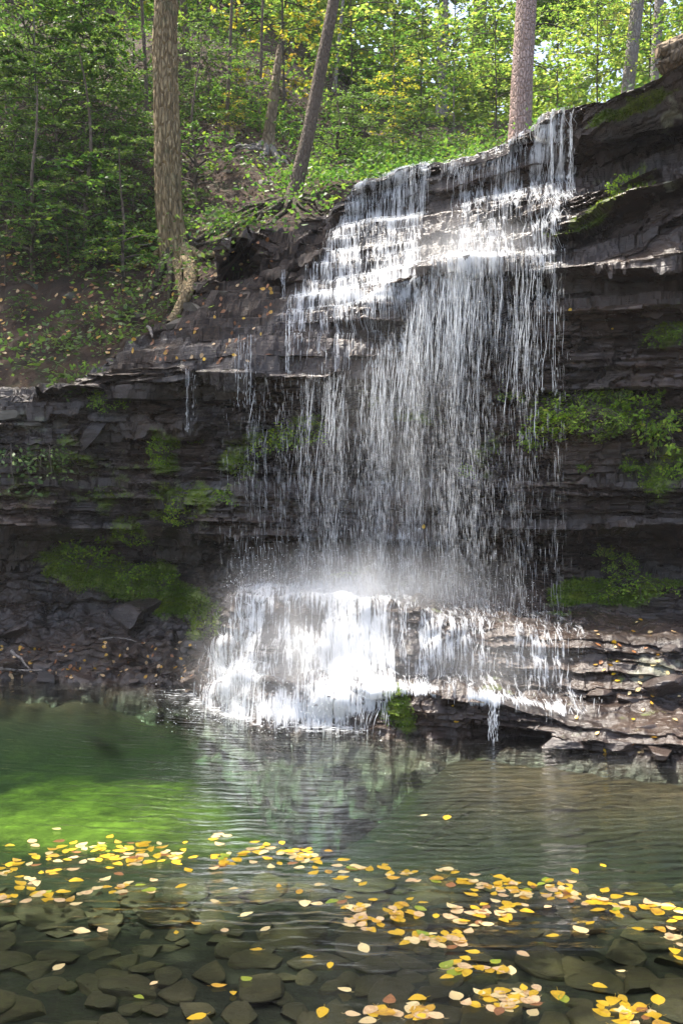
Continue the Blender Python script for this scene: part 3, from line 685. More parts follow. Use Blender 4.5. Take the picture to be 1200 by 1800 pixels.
edge = np.interp(px, [640, 860, 950, 1060, 1200], [1212, 1237, 1254, 1278, 1292])
den = den + 0.55 * np.exp(-((py - edge + 7) / 9.0) ** 2) * (0.4 + 1.2 * vn(px / 30, 5.0, 0, 97)) * sstep(630, 680, px) * sstep(1060, 980, px)
den = den * np.where((px > 690) & (py > edge + 6), 0.12, 1.0)
den = np.clip(den + (fbm(px / 14.0, py / 70.0, 0, 95, 3) - 0.5) * 0.7 * (den > 0.05), 0, 1.3)
denB = den
film('lower_cascade', B, den, 0.035, M_FILM)

def strands(name, sl2, den, n, lens, wid, mat, seed, off=0.05, thr=0.25, power=1.5, stop=0.08):
    rs = np.random.RandomState(seed)
    P = SM[sl2] + SMN[sl2] * off; P[..., 1] -= 0.015
    nv, nu = P.shape[:2]
    geo = Geo(); pr = np.clip(den - thr * 0.5, 0, None).ravel() ** power; pr /= pr.sum()
    starts = rs.choice(nv * nu, n, p=pr)
    for sidx in starts:
        v, u = divmod(int(sidx), nu)
        L = rs.uniform(*lens) * (0.6 + den[v, u]); pts = []; uu = float(u); acc = 0.0; vv = v; prev = None
        dr = rs.uniform(-0.10, 0.10)
        while acc < L and vv > 1:
            q = P[vv, int(np.clip(uu, 0, nu - 1))]
            if prev is not None: acc += np.linalg.norm(q - prev)
            pts.append(q); prev = q; vv -= 2; uu += dr * rs.uniform(0.2, 1.6)
            if den[vv, int(np.clip(uu, 0, nu - 1))] < stop: break
        if len(pts) < 4: continue
        pts = np.array(pts); pts[:, :2] = blur(pts[:, :2], 2, 0)
        t = np.linspace(0, 1, len(pts)); wd = rs.uniform(*wid) * np.clip(np.sin(np.pi * np.clip(t * 0.9 + .08, 0, 1)), 0.1, 1)
        V, Fc = tube_geo(pts, wd, 4); geo.add(V, Fc)
    return geo.mesh(name, [mat], True)
up = [o for o in fall.children if o.name == 'upper_cascade'][0]
lo = [o for o in fall.children if o.name == 'lower_cascade'][0]
tag(wpart('water_strands', strands('water_strands', A, denA, 3200, (0.05, 0.28), (0.0007, 0.0024), M_STRAND, 5), up), kind='stuff')
tag(wpart('water_strands', strands('water_strands', B, denB, 2000, (0.05, 0.20), (0.0007, 0.0024), M_STRAND, 6, stop=0.24), lo), kind='stuff')

# free-falling curtain: thin veils and drops between the step and the foot
TOPX = [400, 470, 560, 640, 700, 740, 800, 940, 1000]
TOPY = [662, 660, 655, 640, 570, 492, 462, 456, 466]
TOPD = [9.22, 9.18, 9.12, 9.12, 9.12, 9.15, 9.02, 8.75, 8.62]
BOTY = [1045, 1040, 1030, 1030, 1040, 1055, 1070, 1090, 1100]
def veil(name, dy, seed, dscale):
    uu = np.linspace(440, 1000, 150); nv = 140; t = np.linspace(0, 1, nv)
    top = W(uu, np.interp(uu, TOPX, TOPY), np.interp(uu, TOPX, TOPD) + dy)
    bz_ = np.interp(uu, TOPX, [0.95] * 5 + [0.9, 0.85, 0.75, 0.7])
    P = np.repeat(top[None], nv, 0)
    P[..., 2] = top[None, :, 2] * (1 - t[:, None]) + bz_[None] * t[:, None]
    hgt = top[None, :, 2] - P[..., 2]
    P[..., 1] += -0.045 * np.sqrt(np.clip(hgt, 0, None)) + 0.04 * (fbm(P[..., 0] * 3, P[..., 2] * 1.2, 0, seed, 3) - .5)
    px = 600 + P[..., 0] / P[..., 1] * F; py = 900 - (P[..., 2] - CAMZ) / P[..., 1] * F
    d = 0.50 * np.exp(-((px - 640) / 95) ** 2) + 0.46 * np.exp(-((px - 810) / 95) ** 2) + 0.2 * np.exp(-((px - 690) / 30) ** 2) + 0.12 * sstep(480, 560, px) + 0.15 * np.exp(-((px - 540) / 60) ** 2)
    d = d * (1.08 - 0.80 * sstep(500, 860, py)) + 0.25 * sstep(940, 1040, py) * np.exp(-((px - 640) / 150) ** 2)
    d = d + (fbm(px / 16, py / 190, 0, seed + 3, 4) - 0.5) * 1.0
    d = d * (1 - sstep(760, 700, px) * sstep(560, 640, px) * sstep(.3, 0.02, t[:, None]))
    d = np.clip(d * dscale, 0, 1) * sstep(440, 480, uu)[None] * sstep(1000, 950, uu)[None] * sstep(0, 0.04, t)[:, None]
    fl = np.stack([P[..., 0] + seed, hgt, 0 * hgt], -1)
    return new_mesh(name, P.reshape(-1, 3), grid_faces(nv, len(uu)), [M_VEIL], None, True, {'den': ('POINT', d.ravel()), 'flow': ('POINT', fl.reshape(-1, 3))})
cur = wpart('falling_curtain', veil('falling_curtain', -0.02, 101, .88))
wpart('rear_veil', veil('rear_veil', 0.14, 131, 0.72), cur)

def drops(name, n, seed):
    rs = np.random.RandomState(seed)
    geo = []; 
    w1 = rs.rand(n)
    pxr = np.where(w1 < 0.36, rs.normal(640, 85, n), np.where(w1 < 0.80, rs.normal(800, 75, n), rs.uniform(400, 985, n)))
    pxr = np.clip(pxr, 395, 1000)
    alt = pxr + rs.normal(0, 22, n); pxr = np.where(vn(pxr / 20.0, 7.0, 0, 151) < vn(alt / 20.0, 7.0, 0, 151), np.clip(alt, 395, 1000), pxr)
    # gather part of the drops on fixed runlets of the edge
    lanes = rs.uniform(400, 990, 150)
    near = lanes[np.argmin(np.abs(lanes[None] - pxr[:, None]), 1)]
    pxr = np.where(rs.rand(n) < 0.45, near + rs.normal(0, 1.2, n), pxr)
    D = np.interp(pxr, TOPX, TOPD) + rs.normal(-0.02, 0.09, n)
    top = W(pxr, np.interp(pxr, TOPX, TOPY), D)
    zb = np.interp(pxr, TOPX, [0.95] * 5 + [0.9, 0.85, 0.75, 0.7])
    t = rs.rand(n) ** 0.75
    zz = top[:, 2] * (1 - t) + zb * t
    hgt = top[:, 2] - zz
    P = np.stack([top[:, 0] + rs.normal(0, 0.012, n) * hgt - 0.02 * hgt, top[:, 1] - 0.045 * np.sqrt(np.clip(hgt, 0, None)) , zz], -1)
    L = rs.uniform(0.02, 0.16, n) * (0.5 + 0.45 * np.sqrt(np.clip(hgt, 0.05, None)))
    r = rs.uniform(0.0004, 0.0011, n) * np.where(rs.rand(n) < 0.06, 1.9, 1.0)
    o = np.array([[0, 0, .5], [1, 0, .12], [0, 1, .12], [-1, 0, .12], [0, -1, .12], [0, 0, -.5]])
    sc_ = np.stack([r, r, L], -1)
    V = P[:, None] + o[None] * sc_[:, None]
    slx = rs.normal(-0.03, 0.05, n)
    V[..., 0] += o[None, :, 2] * (L * slx)[:, None]
    f = np.array([[0, 1, 2], [0, 2, 3], [0, 3, 4], [0, 4, 1], [5, 2, 1], [5, 3, 2], [5, 4, 3], [5, 1, 4]])
    Fc = (f[None] + 6 * np.arange(n)[:, None, None]).reshape(-1, 3)
    return new_mesh(name, V.reshape(-1, 3), Fc, [M_DROP], None, True)
tag(wpart('water_drops', drops('water_drops', 11000, 17), cur), kind='stuff')

def threads(name, n, seed):
    rs = np.random.RandomState(seed); geo = Geo()
    for i in range(n):
        px_ = rs.normal(815, 85) if rs.rand() < .5 else (rs.normal(650, 70) if rs.rand() < .6 else rs.uniform(440, 985))
        if not 420 < px_ < 990 or float(vn(px_ / 20.0, 7.0, 0, 151)) < .15 + .6 * rs.rand(): continue
        top = W(px_, np.interp(px_, TOPX, TOPY), np.interp(px_, TOPX, TOPD) + rs.normal(0, .07))
        h0 = abs(rs.normal(0, .5)); L = rs.uniform(.15, .75); m = 22
        hh = np.linspace(h0, min(h0 + L, top[2] - 1.0), m); ph = rs.uniform(0, 50)
        P = np.stack([top[0] + (rs.normal(-.05, .05)) * hh + .02 * (fbm(hh * 4 + ph, i, 0, seed, 3) - .5) * 2, top[1] - .045 * np.sqrt(hh), top[2] - hh], -1)
        wd = rs.uniform(.0006, .0022) * np.clip(fbm(hh * 9 + ph, i, 3, seed + 1, 3) * 2.6 - .7, .08, 1.4) * np.clip(np.sin(np.linspace(.15, math.pi - .05, m)) * 1.4, .1, 1)
        V, Fc = tube_geo(P, wd, 4); geo.add(V, Fc)
    return geo.mesh(name, [M_STRAND], True)
tag(wpart('water_threads', threads('water_threads', 1050, 41), cur), kind='stuff')

# splash drops and foam round the foot
def splash(name, n, seed):
    rs = np.random.RandomState(seed)
    px_ = np.concatenate([rs.normal(520, 90, n // 2), rs.uniform(390, 950, n - n // 2)])
    fx = (px_ - 600) / F * 8.5
    P = np.zeros((n, 3)); P[:, 0] = fx
    a = np.arange(n) < n // 2
    P[:, 1] = np.where(a, 8.2 + rs.normal(-0.25, 0.25, n), 8.95 + rs.normal(0, 0.3, n))
    P[:, 2] = np.where(a, np.abs(rs.normal(0, 0.16, n)) + 0.01, 0.95 + np.abs(rs.normal(0, 0.22, n)) - 0.25 * sstep(0.3, 1.6, fx))
    r = rs.uniform(0.0016, 0.0045, n)
    o = np.array([[0, 0, 1.3], [1, 0, 0], [0, 1, 0], [-1, 0, 0], [0, -1, 0], [0, 0, -1.3]])
    V = P[:, None] + o[None] * r[:, None, None]
    f = np.array([[0, 1, 2], [0, 2, 3], [0, 3, 4], [0, 4, 1], [5, 2, 1], [5, 3, 2], [5, 4, 3], [5, 1, 4]])
    return new_mesh(name, V.reshape(-1, 3), (f[None] + 6 * np.arange(n)[:, None, None]).reshape(-1, 3), [M_DROP], None, True)
tag(wpart('splash_drops', splash('splash_drops', 3600, 23), lo), kind='stuff')

fu = np.linspace(150, 760, 160); ft = np.linspace(0, 1, 70)
fb = np.interp(fu, [150, 330, 345, 420, 520, 640, 760], [1215, 1213, 1225, 1250, 1262, 1272, 1278])
ff = np.interp(fu, [150, 260, 380, 520, 640, 760], [1222, 1250, 1276, 1296, 1306, 1300])
fpy = fb[None] * (1 - ft[:, None]) + ff[None] * ft[:, None]
Yf = CAMZ * F / (fpy - 900)
FP = np.stack([(fu[None] - 600) / F * Yf, Yf, 0.006 + 0.012 * (fbm((fu[None] - 600) / 40, Yf * 8, 0, 141, 3) - .3) + 0.02 * (1 - ft[:, None]) * sstep(400, 480, fu)[None]], -1)
fd = 1.25 * np.exp(-((fu[None] - 500) / 170) ** 2) * (1.0 - ft[:, None] ** 1.6) + 0.15 * np.exp(-((fu[None] - 330) / 90) ** 2) * (1 - ft[:, None])
me = new_mesh('foam', FP.reshape(-1, 3), grid_faces(70, 160)[:, ::-1], [M_FOAM], None, True, {'den': ('POINT', fd.ravel()), 'flow': ('POINT', FP.reshape(-1, 3))})
wpart('foam', me)

# spray hanging in the air round the foot and over the middle step
def mist_object():
    n = N('spray_mist'); p = n.pos()
    dens = None
    for c_, r_, k_ in (((-0.1, 8.35, 0.35), (1.45, 0.95, 0.95), 0.8), ((0.2, 8.75, 1.0), (1.7, 0.65, 0.55), 0.75), ((1.2, 8.0, 0.45), (1.0, 0.6, 0.5), 0.35), ((1.15, 9.05, 4.12), (0.95, 0.45, 0.40), 0.42), ((0.5, 9.05, 2.3), (1.25, 0.45, 1.8), 0.10)):
        d = n.new('ShaderNodeVectorMath', operation='SUBTRACT', i_0=p, i_1=c_).outputs[0]
        d = n.scale(d, tuple(1 / a for a in r_))
        l_ = n.new('ShaderNodeVectorMath', operation='LENGTH', i_0=d).outputs['Value']
        f = n.math('SUBTRACT', 1.0, l_, True); f = n.math('MULTIPLY', n.math('MULTIPLY', f, f), k_)
        dens = f if dens is None else n.math('ADD', dens, f)
    nz = n.new('ShaderNodeMapRange', i_0=n.noise(n.scale(p, (1, 1, .6)), 3.0, 3, .5), i_1=.35, i_2=.65, i_3=.4, i_4=1.5).outputs[0]
    dens = n.math('MULTIPLY', n.math('MULTIPLY', dens, nz), MIST)
    v = n.new('ShaderNodeVolumePrincipled', i_Density=dens, i_Color=(1, 1, 1, 1), i_Anisotropy=0.2)
    n.l(v.outputs[0], n.out.inputs['Volume'])
    import itertools
    V = [(x_, y_, z_) for x_, y_, z_ in itertools.product((-1.5, 2.25), (7.35, 9.6), (0.02, 4.8))]
    me = new_mesh('mist', V, np.array([[0, 1, 3, 2], [4, 6, 7, 5], [0, 4, 5, 1], [2, 3, 7, 6], [0, 2, 6, 4], [1, 5, 7, 3]]), [n.m])
    return tag(link('mist', me), 'white spray drifting round the foot of the waterfall', 'spray', kind='stuff')
MIST = 2.3
mist_object()

# thin sheets where the drops strike the ledges of the wall
D_ = sub(RI['ovlip'] - 8, RI['mid'], 500, 880)
px, py = pxs[D_], pys[D_]
den = 0.62 * g2(690, 850, 110, 15) + 0.5 * g2(730, 945, 80, 12) + 0.4 * g2(640, 905, 90, 12) + 0.3 * g2(660, 800, 120, 40)
film('ledge_sheet', D_, np.clip(den + (fbm(px / 20, py / 30, 0, 161, 3) - .5) * .5 * (den > .08), 0, 1), 0.02, M_FILM)

# separate trickles
def trickle(label, cols, py0, py1, Y0, seed, n=10, spread=6.0, wid=(0.0008, 0.0022)):
    rs = np.random.RandomState(seed); geo = Geo()
    base = W(cols[0], py1, Y0)
    for i in range(n):
        c_ = cols[i % len(cols)] + rs.normal(0, spread * 0.3)
        a = rs.uniform(0, 0.35) if i % 3 else 0.0; b = a + rs.uniform(0.15, 0.6) if i % 3 else 1.0
        m = 26; t = np.linspace(a, min(b, 1.0), m)
        p0, p1 = W(c_, py0, Y0), W(c_ + rs.normal(0, spread * .3), py1, Y0)
        P = p0[None] * (1 - t[:, None]) + np.array([p0[0] + (p1[0] - p0[0]), p0[1] - 0.03, p1[2]])[None] * t[:, None]
        P[:, 0] += 0.006 * (vn(t * 9, i, seed, seed) - 0.5) * 2
        wd = rs.uniform(*wid) * (0.4 + 0.9 * vn(t * 16, i + 3, 0, seed + 1))
        V, Fc = tube_geo(P, wd, 5); geo.add(V - base[None], Fc)
    for i in range(n * 7):
        t = rs.rand() ** .7; c_ = cols[rs.randint(len(cols))] + rs.normal(0, spread * .5)
        q = W(c_, py0 + (py1 - py0) * t, Y0 - 0.02) - base; L = rs.uniform(.015, .05)
        V, Fc = tube_geo(np.array([q, q - [0, 0, L * .5], q - [0, 0, L]]), [.0003, rs.uniform(.0009, .0022), .0003], 4); geo.add(V, Fc)
    me = geo.mesh('trickle', [M_STRAND], True)
    return tag(link('trickle', me, None, tuple(base)), label, 'trickle', 'thin trickles beside the main fall')
trickle('thin twin trickle falling from the far left end of the rock shelf', [329, 333, 341], 648, 760, 9.38, 1, 4, 5)
trickle('wide broken trickle pouring from a notch in the rock shelf left of the fall', [420, 430, 436, 444], 588, 712, 9.22, 2, 9, 9)
trickle('short trickle dropping from the small slab high on the left of the fall', [496, 500], 474, 545, 10.75, 3, 6, 3)
trickle('forked trickle sliding down the dark face just left of the main curtain', [503, 508], 560, 655, 9.2, 4, 6, 3)
trickle('small spout falling from the low ledge into the brown water', [862, 867, 871], 1232, 1300, 7.36, 5, 9, 8, (.0012, .0036))
trickle('cluster of thin threads hanging off the lip beside the mossy block', [968, 985, 1000, 1003], 200, 345, 8.75, 6, 14, 5)
trickle('row of long thin threads at the right end of the falling curtain', [905, 925, 943, 950, 975], 462, 690, 8.66, 7, 16, 6, (.0007, .0016))

# ------------------------------------------------------------------ trees and plants
def leaf_quads(P, D, size, rs, tiltamt=0.5, aspect=0.5, fold=0.25):
    """P positions, D outward directions; one folded leaf each (two triangles)"""
    n = len(P)
    D = D + rs.normal(0, 0.45, (n, 3)) * np.array([1, 1, 0.6]); D /= np.linalg.norm(D, axis=1)[:, None] + 1e-9
    Un = np.array([0, 0, 1.0]) + rs.normal(0, tiltamt, (n, 3))
    S = np.cross(D, Un); S /= np.linalg.norm(S, axis=1)[:, None] + 1e-9
    Nn_ = np.cross(S, D)
    L = size * rs.uniform(0.6, 1.25, n)[:, None]
    a = P; b = P + D * L * 0.48 + S * L * aspect * 0.5 - Nn_ * L * fold * 0.3
    c = P + D * L - Nn_ * L * 0.08; d = P + D * L * 0.48 - S * L * aspect * 0.5 - Nn_ * L * fold * 0.3
    V = np.stack([a, b, c, d], 1).reshape(-1, 3)
    k = 4 * np.arange(n)[:, None]
    Fc = np.concatenate([k + np.array([[0, 1, 2]]), k + np.array([[0, 2, 3]])], 0)
    r = rs.rand(n)
    return V, Fc, np.concatenate([r, r])

def crown_mesh(name, seed, H0, H1, rad, nbr, leaf, per, leafmat, branchmat=None, droop=0.15, up=0.35, aspect=0.55, shape='round', sub_n=5, flat=0.5, tk=0.012):
    rs = np.random.RandomState(seed); geo = Geo()
    for i in range(nbr):
        t = (i + rs.rand()) / nbr
        h = H0 + (H1 - H0) * t
        az = i * 2.399 + rs.uniform(-.5, .5)
        if shape == 'round': L = rad * (0.35 + 0.65 * math.sin(math.pi * min(1, 0.18 + 0.80 * t)))
        elif shape == 'cone': L = rad * (1.0 - 0.88 * t)
        else: L = rad
        L *= rs.uniform(0.65, 1.15)
        d = np.array([math.cos(az), math.sin(az), 0.0]); m = 9; q = np.linspace(0, 1, m)
        P = np.array([0, 0, h]) + d * (L * q)[:, None]
        P[:, 2] += L * (up * q - (droop + up * 0.6) * q ** 2) ; P[:, :2] += np.cumsum(rs.normal(0, 0.02 * L, (m, 2)), 0)
        V, Fc = tube_geo(P, np.linspace(tk, 0.002, m), 4); geo.add(V, Fc.astype(int), 0)
        side = np.array([-d[1], d[0], 0])
        for k in range(sub_n):
            qq = rs.uniform(0.2, 1.0); base = P[int(qq * (m - 1))]
            sgn = 1 if k % 2 else -1
            sl_ = L * rs.uniform(0.25, 0.5) * (1.15 - 0.55 * qq)
            sd = d * rs.uniform(0.3, 0.9) + side * sgn * rs.uniform(0.4, 1.0) + np.array([0, 0, rs.normal(0.05, flat * 0.25)])
            sd /= np.linalg.norm(sd)
            Q = base + sd * (np.linspace(0, 1, 4) * sl_)[:, None]; Q[:, 2] -= droop * sl_ * np.linspace(0, 1, 4) ** 2
            V, Fc = tube_geo(Q, np.linspace(tk * .4, 0.0015, 4), 3); geo.add(V, Fc, 0)
            nl = max(2, int(per * rs.uniform(.6, 1.3)))
            tt = rs.uniform(0.1, 1.05, nl)
            Pl = base + sd * (tt * sl_)[:, None]; Pl[:, 2] -= droop * sl_ * tt ** 2
            Pl += rs.normal(0, leaf * 0.45, (nl, 3)) * np.array([1, 1, flat])
            Dl = sd[None] * 0.6 + rs.choice([-1, 1], nl)[:, None] * np.cross(sd, [0, 0, 1.0])[None] * 0.8 + np.array([0, 0, -0.15])
            V, Fc, r = leaf_quads(Pl, Dl, leaf, rs, 0.45, aspect); 
            geo.add(V, np.concatenate([Fc, Fc[:, 2:3]], 1), 1, r)
    V = np.concatenate(geo.V); M = np.concatenate(geo.M); R_ = np.concatenate(geo.R)
    Fc = np.concatenate(geo.F)
    # leaves are stored as degenerate quads: give them back as triangles
    faces = [tuple(f) if f[2] != f[3] else tuple(f[:3]) for f in Fc.tolist()]
    return new_mesh(name, V, faces, [branchmat or M_TWIG, leafmat], M, False, {'rnd': ('FACE', R_)})

def trunk_mesh(name, P, R0, mat, n=14, ridge=0.0, flare=0.0, seed=0, rings=90):
    P = np.asarray(P, float); m = rings
    t0 = np.linspace(0, 1, len(P)); t = np.linspace(0, 1, m) ** 1.15
    Q = np.stack([np.interp(t, t0, P[:, k]) for k in range(3)], -1); Q = blur(Q, 4, 0)
    Rr = np.interp(t, np.linspace(0, 1, len(R0)), R0)
    hh = Q[:, 2] - Q[0, 2]
    Rr = Rr * (1 + flare * np.exp(-np.clip(hh, 0, None) / (2.2 * R0[0])))
    V, Fc = tube_geo(Q, Rr, n)
    V = V.reshape(m, n, 3); c_ = Q[:, None]
    a = np.linspace(0, 2 * math.pi, n, endpoint=False)
    ca, sa = np.cos(a)[None], np.sin(a)[None]
    g = 1 + 0.10 * (fbm(ca * 1.5 + 7, sa * 1.5, hh[:, None] * 0.8, seed + 3, 3) - 0.5)
    g = g + flare * 0.5 * np.exp(-np.clip(hh, 0, None) / (1.6 * R0[0]))[:, None] * (vn(ca * 2.2, sa * 2.2, 0, seed + 5) - 0.4)
    if ridge:
        g = g + ridge * (np.abs(fbm(ca * 6, sa * 6, hh[:, None] * 2.4, seed + 8, 3) - 0.5) * 2 - 0.25) + ridge * .6 * (fbm(ca * 14, sa * 14, hh[:, None] * 7, seed + 9, 2) - .5)
    V = c_ + (V - c_) * g[..., None]
    return new_mesh(name, V.reshape(-1, 3), Fc, [mat], None, True)

def roots_mesh(name, r, seed, n, L, mat, down, dirs=None):
    rs = np.random.RandomState(seed); geo = Geo()
    for i in range(n):
        az = dirs[i % len(dirs)] + rs.normal(0, .25) if dirs else rs.uniform(0, 6.28)
        m = 14; q = np.linspace(0, 1, m); l_ = L * rs.uniform(.5, 1.2)
        ang = az + np.cumsum(rs.normal(0, 0.13, m))
        st = np.stack([np.cos(ang), np.sin(ang)], -1) * l_ / m
        P = np.zeros((m, 3)); P[:, :2] = np.cumsum(st, 0) + np.array([math.cos(az), math.sin(az)]) * r * 0.4
        P[:, 2] = down(P[:, 0], P[:, 1]) + 0.02 + r * 0.9 * np.exp(-q * 6) + 0.02 * rs.normal(0, 1, m).cumsum() * 0.3
        V, Fc = tube_geo(P, r * rs.uniform(.22, .45) * (1 - 0.85 * q) + 0.004, 7); geo.add(V, Fc)
    return geo.mesh(name, [mat], True)

def tree_at(px, py, Y, label, cat='tree', group=None, name='tree'):
    return empty(name, tuple(W(px, py, Y)), label, cat, group)

CROWN = {}
def crown(kind):
    if kind in CROWN: return CROWN[kind]
    if kind == 'green_a': m = crown_mesh('leafy_crown', 1, 0.8, 4.2, 1.5, 30, 0.095, 17, M_LEAF)
    elif kind == 'green_b': m = crown_mesh('leafy_crown', 2, 0.7, 3.6, 1.7, 26, 0.105, 18, M_LEAF, up=.2, droop=.2, shape='flat', flat=.3)
    elif kind == 'bright_a': m = crown_mesh('bright_crown', 3, 0.9, 4.6, 1.6, 30, 0.095, 16, M_LEAF_BRIGHT)
    elif kind == 'bright_b': m = crown_mesh('bright_crown', 4, 0.6, 4.0, 1.9, 28, 0.10, 17, M_LEAF_BRIGHT, up=.25, droop=.25)
    elif kind == 'yellow': m = crown_mesh('yellow_crown', 5, 0.6, 2.6, 0.95, 16, 0.085, 13, M_LEAF_YELLOW, shape='flat', up=.15, flat=.3)
    elif kind == 'dark_a': m = crown_mesh('dark_crown', 6, 0.3, 3.0, 1.25, 30, 0.055, 26, M_LEAF_DARK, up=.1, droop=.25, shape='cone', flat=.3, sub_n=7)
    elif kind == 'dark_b': m = crown_mesh('dark_crown', 7, 0.3, 2.4, 1.4, 26, 0.06, 26, M_LEAF_DARK, up=.2, droop=.22, flat=.3, sub_n=7)
    elif kind == 'shrub': m = crown_mesh('shrub_foliage', 8, 0.05, 0.7, 0.55, 16, 0.05, 11, M_LEAF, up=.6, droop=.2)
    elif kind == 'shrub_b': m = crown_mesh('shrub_foliage', 9, 0.02, 0.45, 0.6, 14, 0.06, 10, M_LEAF_BRIGHT, up=.4, droop=.3, flat=.3)
    elif kind == 'high': m = crown_mesh('high_crown', 10, 0.0, 5.0, 3.6, 40, 0.17, 26, M_LEAF, up=.4, sub_n=8, tk=.05)
    elif kind == 'pine': m = crown_mesh('pine_crown', 12, 0.0, 6.0, 3.0, 44, 0.16, 24, M_NEEDLE, up=.1, droop=.15, shape='cone', aspect=.25, sub_n=8, tk=.04)
    CROWN[kind] = m; return m
STEM = {}
def stem(kind, H, r):
    k = (kind, round(H, 1), round(r, 3))
    if k not in STEM:
        rs = np.random.RandomState(len(STEM) + 3); m = 7
        P = np.zeros((m, 3)); P[:, 2] = np.linspace(-0.15, H, m); P[1:, :2] = np.cumsum(rs.normal(0, 0.04, (m - 1, 2)), 0) * .6
        STEM[k] = trunk_mesh('stem', P, [r, r * .7, r * .25], {'p': M_BARK_PALE, 'd': M_TWIG, 's': M_BARK_SMOOTH}[kind], 8, 0, .2, len(STEM), 30)
    return STEM[k]

def small_tree(px, Y, kind, scale, label, cat='tree', group=None, name='tree', py=None, stemk='s', H=4.0, r=.02, rz=None):
    X = (px - 600) / F * Y
    z0 = hill_z(X, Y) if py is None else float(W(px, py, Y)[2])
    o = empty(name, (X, Y, z0), label, cat, group, random.uniform(0, 6.28) if rz is None else rz)
    s_ = stem(stemk, H, r); link('trunk' if cat == 'tree' else 'stem', s_, o)
    c_ = link('crown' if cat == 'tree' else 'foliage', crown(kind), o)
    o.scale = (scale, scale, scale)
    return o

# --- the named trunks of the photograph
def world_path(pts, Y): return np.array([W(p[0], p[1], Y) for p in pts])
def big_tree(name, label, pts, Y, widths, mat, top_extra, crown_kind, crown_scale, ridge=.0, flare=.0, n=24, lean=(0, 0), rings=140, seed=1, cz=None):
    hb = hit(pts[0][0], pts[0][1], 'hill')
    if hb: Y = hb[0].y + widths[0] / F * Y * .4
    P = world_path(pts, Y); base = P[0].copy()
    P = P - base
    P = np.concatenate([P[:1] * 0 - np.array([(P[1] - P[0])[0] * .5, 0, .45]), P]); widths = [widths[0]] + list(widths)
    up_ = P[-1] + np.array([lean[0] * top_extra, lean[1] * top_extra, top_extra])
    P = np.concatenate([P, [P[-1] * .5 + up_ * .5, up_]])
    Rr = [w_ / F * Y / 2 for w_ in widths]; Rr = Rr + [Rr[-1] * .85, Rr[-1] * .5]
    o = empty(name, tuple(base), label, 'tree')
    link('trunk', trunk_mesh('trunk', P, Rr, mat, n, ridge, flare, seed, rings), o)
    if crown_kind:
        c_ = link('crown', crown(crown_kind), o); c_.location = tuple(up_ - np.array([0, 0, 3.5 * crown_scale])); c_.scale = (crown_scale,) * 3
        c_.rotation_euler = (0, 0, seed * 1.3)
    return o
t1 = big_tree('oak_tree', 'thick furrowed brown trunk rising from the left bank above the cliff', [(312, 462), (303, 420), (297, 350), (293, 200), (290, 100), (291, 0), (290, -120)], 12.3, [52, 46, 43, 45, 43, 40, 40], M_BARK, 17.0, 'high', 0.9, ridge=.26, flare=.45, n=64, rings=320, seed=2, lean=(.15, -.02))
def rel_hill(o):
    bx, by, bzz = o.location
    return lambda X, Y: np.array([max(hill_z(bx + a, by + b), -9) for a, b in zip(np.atleast_1d(X), np.atleast_1d(Y))]) - bzz
def root_run(pts, r):
    P = np.array([np.array(hit(a, b)[0]) + [0, -.02, r * .25] for a, b in pts]) - np.array(t1.location)
    t = np.linspace(0, 1, 30); Q = np.stack([np.interp(t, np.linspace(0, 1, len(P)), P[:, k]) for k in range(3)], -1); Q = blur(Q, 3, 0)
    V, Fc = tube_geo(Q, r * (1.1 - .75 * t), 10); g_ = Geo(); g_.add(V, Fc); return g_.mesh('root', [M_BARK], True)
for pts_, r_ in (([(322, 440), (338, 480), (330, 520), (312, 552), (296, 575)], .10), ([(330, 440), (356, 455), (378, 450), (395, 440)], .06), ([(288, 440), (262, 462), (225, 475)], .055), ([(310, 450), (316, 500), (320, 530)], .06)):
    link('root', root_run(pts_, r_), t1)
c_ = link('shade_crown', crown('high'), t1); c_.location = (-1.9, -.4, 6.2); c_.scale = (.5, .5, .34)  # extra unseen crown added to shade the rock rim
link('root', roots_mesh('root', 0.16, 4, 5, 0.9, M_ROOT, rel_hill(t1), [-1.9, -1.2, -.6, -2.4, .1]), t1)
t2 = big_tree('leaning_tree', 'slender smooth trunk leaning right at the cliff top left of the fall', [(513, 357), (522, 320), (543, 230), (560, 140), (583, 20), (600, -80)], 12.7, [30, 26, 23, 22, 20, 19], M_BARK_SMOOTH, 7.0, 'high', .6, ridge=.03, flare=.35, n=28, lean=(.2, .1), seed=3)
link('root', roots_mesh('root', 0.065, 9, 16, 1.4, M_ROOT, rel_hill(t2), [-2.9, -2.5, -2.2, -1.8, -1.2, -.3, 3.1]), t2)
t3 = big_tree('pine_tree', 'straight pinkish pine trunk standing behind the lip of the fall', [(911, 268), (913, 230), (918, 120), (925, 0), (930, -100)], 13.2, [40, 39, 37, 35, 34], M_BARK_PINE, 8.0, 'pine', 1.0, ridge=.05, flare=.1, n=36, seed=4)
g = Geo()
for (zz, az, L) in ((1.45, .3, .55), (1.75, -.5, .35), (0.95, .1, .3), (1.2, 2.8, .25), (1.9, 2.5, .4)):
    q = np.linspace(0, 1, 8); d = np.array([math.cos(az), math.sin(az) * .5, .08]); P = d * (q * L)[:, None] + [0.05 + .04 * zz, 0, zz]; P[:, 2] += .06 * np.sin(q * 4)
    V, Fc = tube_geo(P, np.linspace(.012, .004, 8), 5); g.add(V, Fc)
link('dead_branch', g.mesh('dead_branch', [M_TWIG], True), t3)
